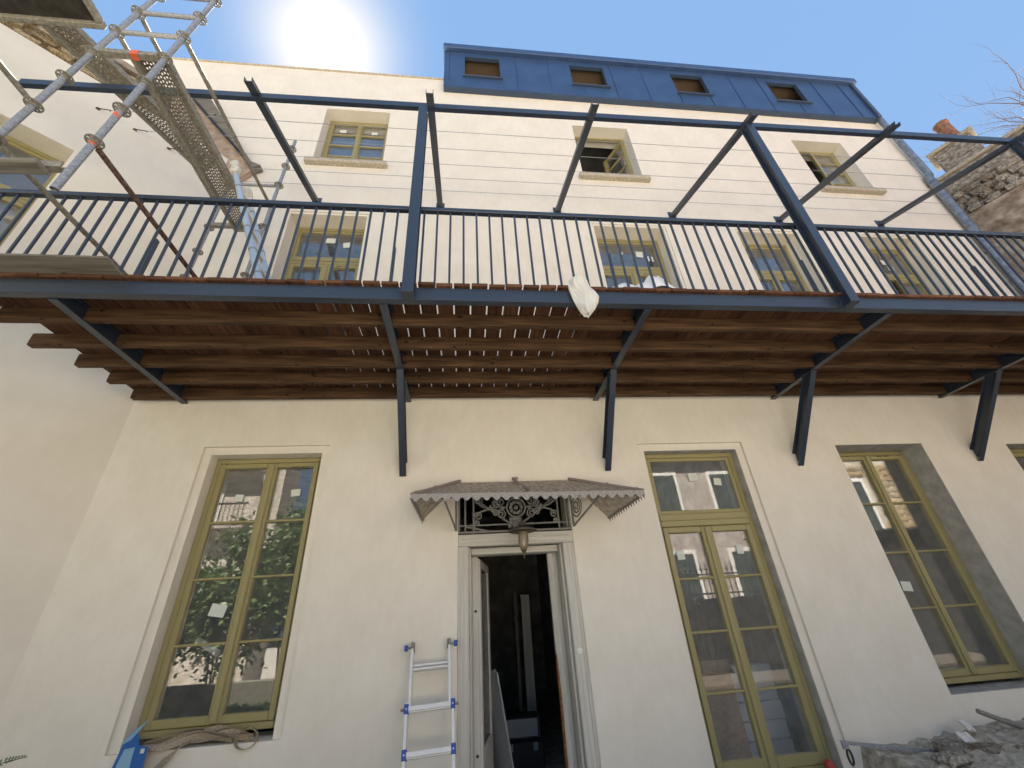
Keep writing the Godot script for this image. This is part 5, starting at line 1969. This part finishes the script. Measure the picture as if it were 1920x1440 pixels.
func courtyard() -> void:
	var r := RandomNumberGenerator.new()
	r.seed = 404
	# iron fence with spear heads and boards behind it
	var t := thing("iron_fence", "dark iron railing with spear heads, boarded in its lower half, across the court", "fence", Vector3(5.2, 0, 7.6))
	var g := Geo.new()
	for y in [2.48, 1.98, 0.25]:
		g.bb(Vector3(-1.6, y - 0.02, -0.012), Vector3(4.2, y + 0.02, 0.012))
	part("rail", g, M.dark_iron, t)
	var sg := Geo.new()
	sg.bb(Vector3(-0.011, 0.1, -0.011), Vector3(0.011, 2.55, 0.011))
	sg.lathe(Vector3.ZERO, [Vector2(0.012, 2.55), Vector2(0.045, 2.62), Vector2(0.02, 2.68), Vector2(0.0, 2.86)], 8)
	var sm := sg.mesh()
	for i in 36:
		part("spear", sm, M.dark_iron, t).position = Vector3(-1.55 + i * 0.16, 0, 0)
	var bg := Geo.new()
	bg.box(Vector3(0, 0.95, 0), Vector3(0.14, 1.8, 0.02), 0.004)
	var bm := bg.mesh()
	for i in 38:
		part("board", bm, M.shed_timber, t).position = Vector3(-1.55 + i * 0.15, r.randf_range(-0.02, 0.03), 0.05)
	# houses opposite
	t = thing("opposite_house", "grey rose plastered house with green shutters across the court", "house", Vector3(8.5, 0, 12.5))
	g = Geo.new()
	g.bb(Vector3(-5.2, -0.3, 0), Vector3(4.4, 8.2, 6.0))
	part("wall", g, M.opposite_plaster, t)
	g = Geo.new()
	g.prism(PackedVector2Array([Vector2(-0.5, 8.203), Vector2(6.5, 8.203), Vector2(3.0, 10.2)]), -4.6, 5.4, Transform3D(Basis(Vector3(0, 0, 1), Vector3.UP, Vector3(-1, 0, 0)), Vector3.ZERO))
	part("roof", g, M.roof_tile, t)
	for x in [-3.3, 0.3, 3.0]:
		for y in [1.9, 5.2]:
			shutter_window(t, x, y, 1.0, 1.7, -0.0)
	t = thing("stone_house", "sunlit rubble stone house with white trimmed window across the court", "house", Vector3(17.0, 0, 12.0))
	g = Geo.new()
	g.bb(Vector3(-3.9, -0.3, 0), Vector3(5.0, 7.6, 6.0))
	part("wall", g, M.opposite_cream, t)
	for row in 15:
		var x := -3.85 + r.randf() * 0.2
		while x < 4.0:
			var l := r.randf_range(0.25, 0.6)
			var yy := 3.3 + row * 0.26
			if not (x + l > 0.0 and x < 1.4 and yy > 3.9 and yy < 6.5):
				var s := Geo.new()
				stone(s, Vector3(x + l * 0.5, yy, 0.0), Vector3(l * 0.53, 0.14, 0.06), r)
				part("stone", s, M["stone_%d" % (r.randi() % 4)], t)
			x += l + 0.02
	shutter_window(t, 0.7, 4.2, 0.9, 2.1, -0.0)
	t = thing("cream_house", "tall cream house with dark balcony bands across the court", "house", Vector3(-11.5, 0, 13.0))
	g = Geo.new()
	g.bb(Vector3(-4.5, -0.3, 0), Vector3(3.9, 11.0, 1.6))
	part("wall", g, M.opposite_cream, t)
	for y in [3.0, 5.4, 7.8]:
		g = Geo.new()
		g.bb(Vector3(-3.9, y, -0.45), Vector3(2.9, y + 0.16, -0.003))
		part("balcony_slab", g, M.opposite_plaster, t)
		g = Geo.new()
		g.bb(Vector3(-3.9, y + 0.9, -0.45), Vector3(2.9, y + 0.97, -0.41))
		for i in 40:
			g.bb(Vector3(-3.88 + i * 0.17, y + 0.16, -0.44), Vector3(-3.86 + i * 0.17, y + 0.9, -0.42))
		part("balcony_rail", g, M.dark_iron, t)
		for x in [-2.2, 1.0]:
			shutter_window(t, x, y + 0.25, 1.1, 1.6, -0.0)
	# planting bed by the garden wall; fence-side bed added to darken the panes' reflections
	for q in [[-10.4, -2.7, "soil bed with low greenery below the garden wall"], [3.7, 16.0, "bare dark soil bed added below the iron fence to dim pane reflections"]]:
		t = thing("planting_and_added_bed", q[2], "flower bed", Vector3(0, 0, 6.6))
		g = Geo.new()
		g.bb(Vector3(q[0], 0, -0.75), Vector3(q[1], 0.12, 0.72), 0.03)
		part("soil", g, M.soil, t)
		if q[0] > 0.0:
			continue
		g = Geo.new()
		for i in 2600:
			var p := Vector3(r.randf_range(q[0], q[1]), 0.11, r.randf_range(-0.7, 0.7))
			var l := r.randf_range(0.12, 0.34)
			var a := r.randf() * TAU
			var lean := Vector3(cos(a), 0, sin(a)) * l * 0.6
			var sd := Vector3(-sin(a), 0, cos(a)) * 0.03
			g.tint = Color(0.05, 0.09, 0.025).lerp(Color(0.10, 0.15, 0.04), r.randf())
			g.quad(p, p + lean * 0.5 + sd + Vector3(0, l * 0.7, 0), p + lean + Vector3(0, l * 0.85, 0), p + lean * 0.5 - sd + Vector3(0, l * 0.7, 0), Vector3.UP)
		var gr := part("greenery", g, M.leaf, t)
		gr.set_meta("kind", "stuff")
	# timber shed before the stone house
	t = thing("timber_shed", "dark timber shed standing before the stone house across the court", "shed", Vector3(13.8, 0, 8.2))
	for i in 42:
		g = Geo.new()
		g.bb(Vector3(-3.3 + i * 0.16, 0, 0), Vector3(-3.15 + i * 0.16, 3.55, 0.03), 0.004)
		part("board", g, M.shed_timber, t)
	g = Geo.new()
	g.bb(Vector3(-3.3, 0, 0.035), Vector3(3.4, 3.5, 2.0))
	part("body", g, M.shed_timber, t)
	g = Geo.new()
	g.box(Vector3(0.05, 3.68, 1.0), Vector3(7.0, 0.06, 2.5), 0.0, Basis(Vector3.RIGHT, -0.08))
	part("roof", g, M.shed_timber, t)
	# low wall and shrubs before the left window
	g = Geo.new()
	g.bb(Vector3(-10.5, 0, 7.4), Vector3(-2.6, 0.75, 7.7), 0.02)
	single("garden_wall", g, M.shaded_render, "low garden wall coloured dark for shade below the shrubs across the court", "wall")
	var crowns := [[Vector3(-4.7, 3.3, 8.4), Vector3(1.1, 1.7, 0.8), "dense dark green shrub taller than the garden wall"], [Vector3(-6.4, 2.75, 8.5), Vector3(1.3, 1.75, 0.8), "broad green shrub spreading behind the garden wall"], [Vector3(-8.4, 2.6, 8.6), Vector3(1.3, 1.7, 0.8), "rounded green shrub at the garden wall's far end"], [Vector3(-3.1, 2.0, 8.3), Vector3(0.8, 1.4, 0.6), "small green shrub at the garden wall's near end"]]
	for q in crowns:
		t = thing("garden_shrub", q[2], "shrub", Vector3(q[0].x, 0, q[0].z))
		g = Geo.new()
		for k in 5:
			var a := TAU * k / 5.0
			g.tube([Vector3(0.05 * cos(a), 0, 0.05 * sin(a)), Vector3(0.25 * cos(a), q[0].y * 0.5, 0.25 * sin(a)), Vector3(0.55 * cos(a) * q[1].x, q[0].y, 0.5 * sin(a))], 0.035, 6, true, 0.012)
		part("stem", g, M.bark, t)
		g = Geo.new()
		leaf_crown(g, Vector3(0, q[0].y, 0), q[1], 5600, 0.19, r)
		part("foliage", g, M.leaf, t)
	# bare tree beyond the right-hand roof
	t = thing("bare_tree", "hazy bare tree with fine reddish twigs beyond the right hand roof", "tree", Vector3(20.2, 0, -1.2))
	g = Geo.new()
	g.tube([Vector3(0, 0, 0), Vector3(0.1, 5, 0), Vector3(-0.1, 9, 0.1), Vector3(0, 15.5, 0)], 0.22, 8, true, 0.10)
	part("trunk", g, M.bark, t)
	g = Geo.new()
	for k in 60:
		var y := r.randf_range(12.5, 16.0)
		branch(g, Vector3(r.randf_range(-0.1, 0.1), y, 0), Vector3(r.randfn(), r.randf_range(0.15, 1.1), r.randfn()).normalized(), r.randf_range(1.4, 2.8), 0.03, 3, r)
	part("crown", g, M.twig_bark, t)


func branch(g: Geo, p: Vector3, d: Vector3, l: float, rad: float, depth: int, r: RandomNumberGenerator) -> void:
	var pts := [p]
	var q := p
	var dd := d
	for i in 3:
		dd = (dd + Vector3(r.randfn(), r.randfn() * 0.6 + 0.1, r.randfn()) * 0.16).normalized()
		q += dd * l / 3.0
		pts.append(q)
	g.tube(pts, rad, 4, false, rad * 0.4)
	if depth == 0:
		return
	for k in 3:
		var at: Vector3 = pts[1 + (k % 3)]
		branch(g, at, (dd + Vector3(r.randfn(), r.randfn(), r.randfn()) * 0.55).normalized(), l * r.randf_range(0.4, 0.6), rad * 0.45, depth - 1, r)
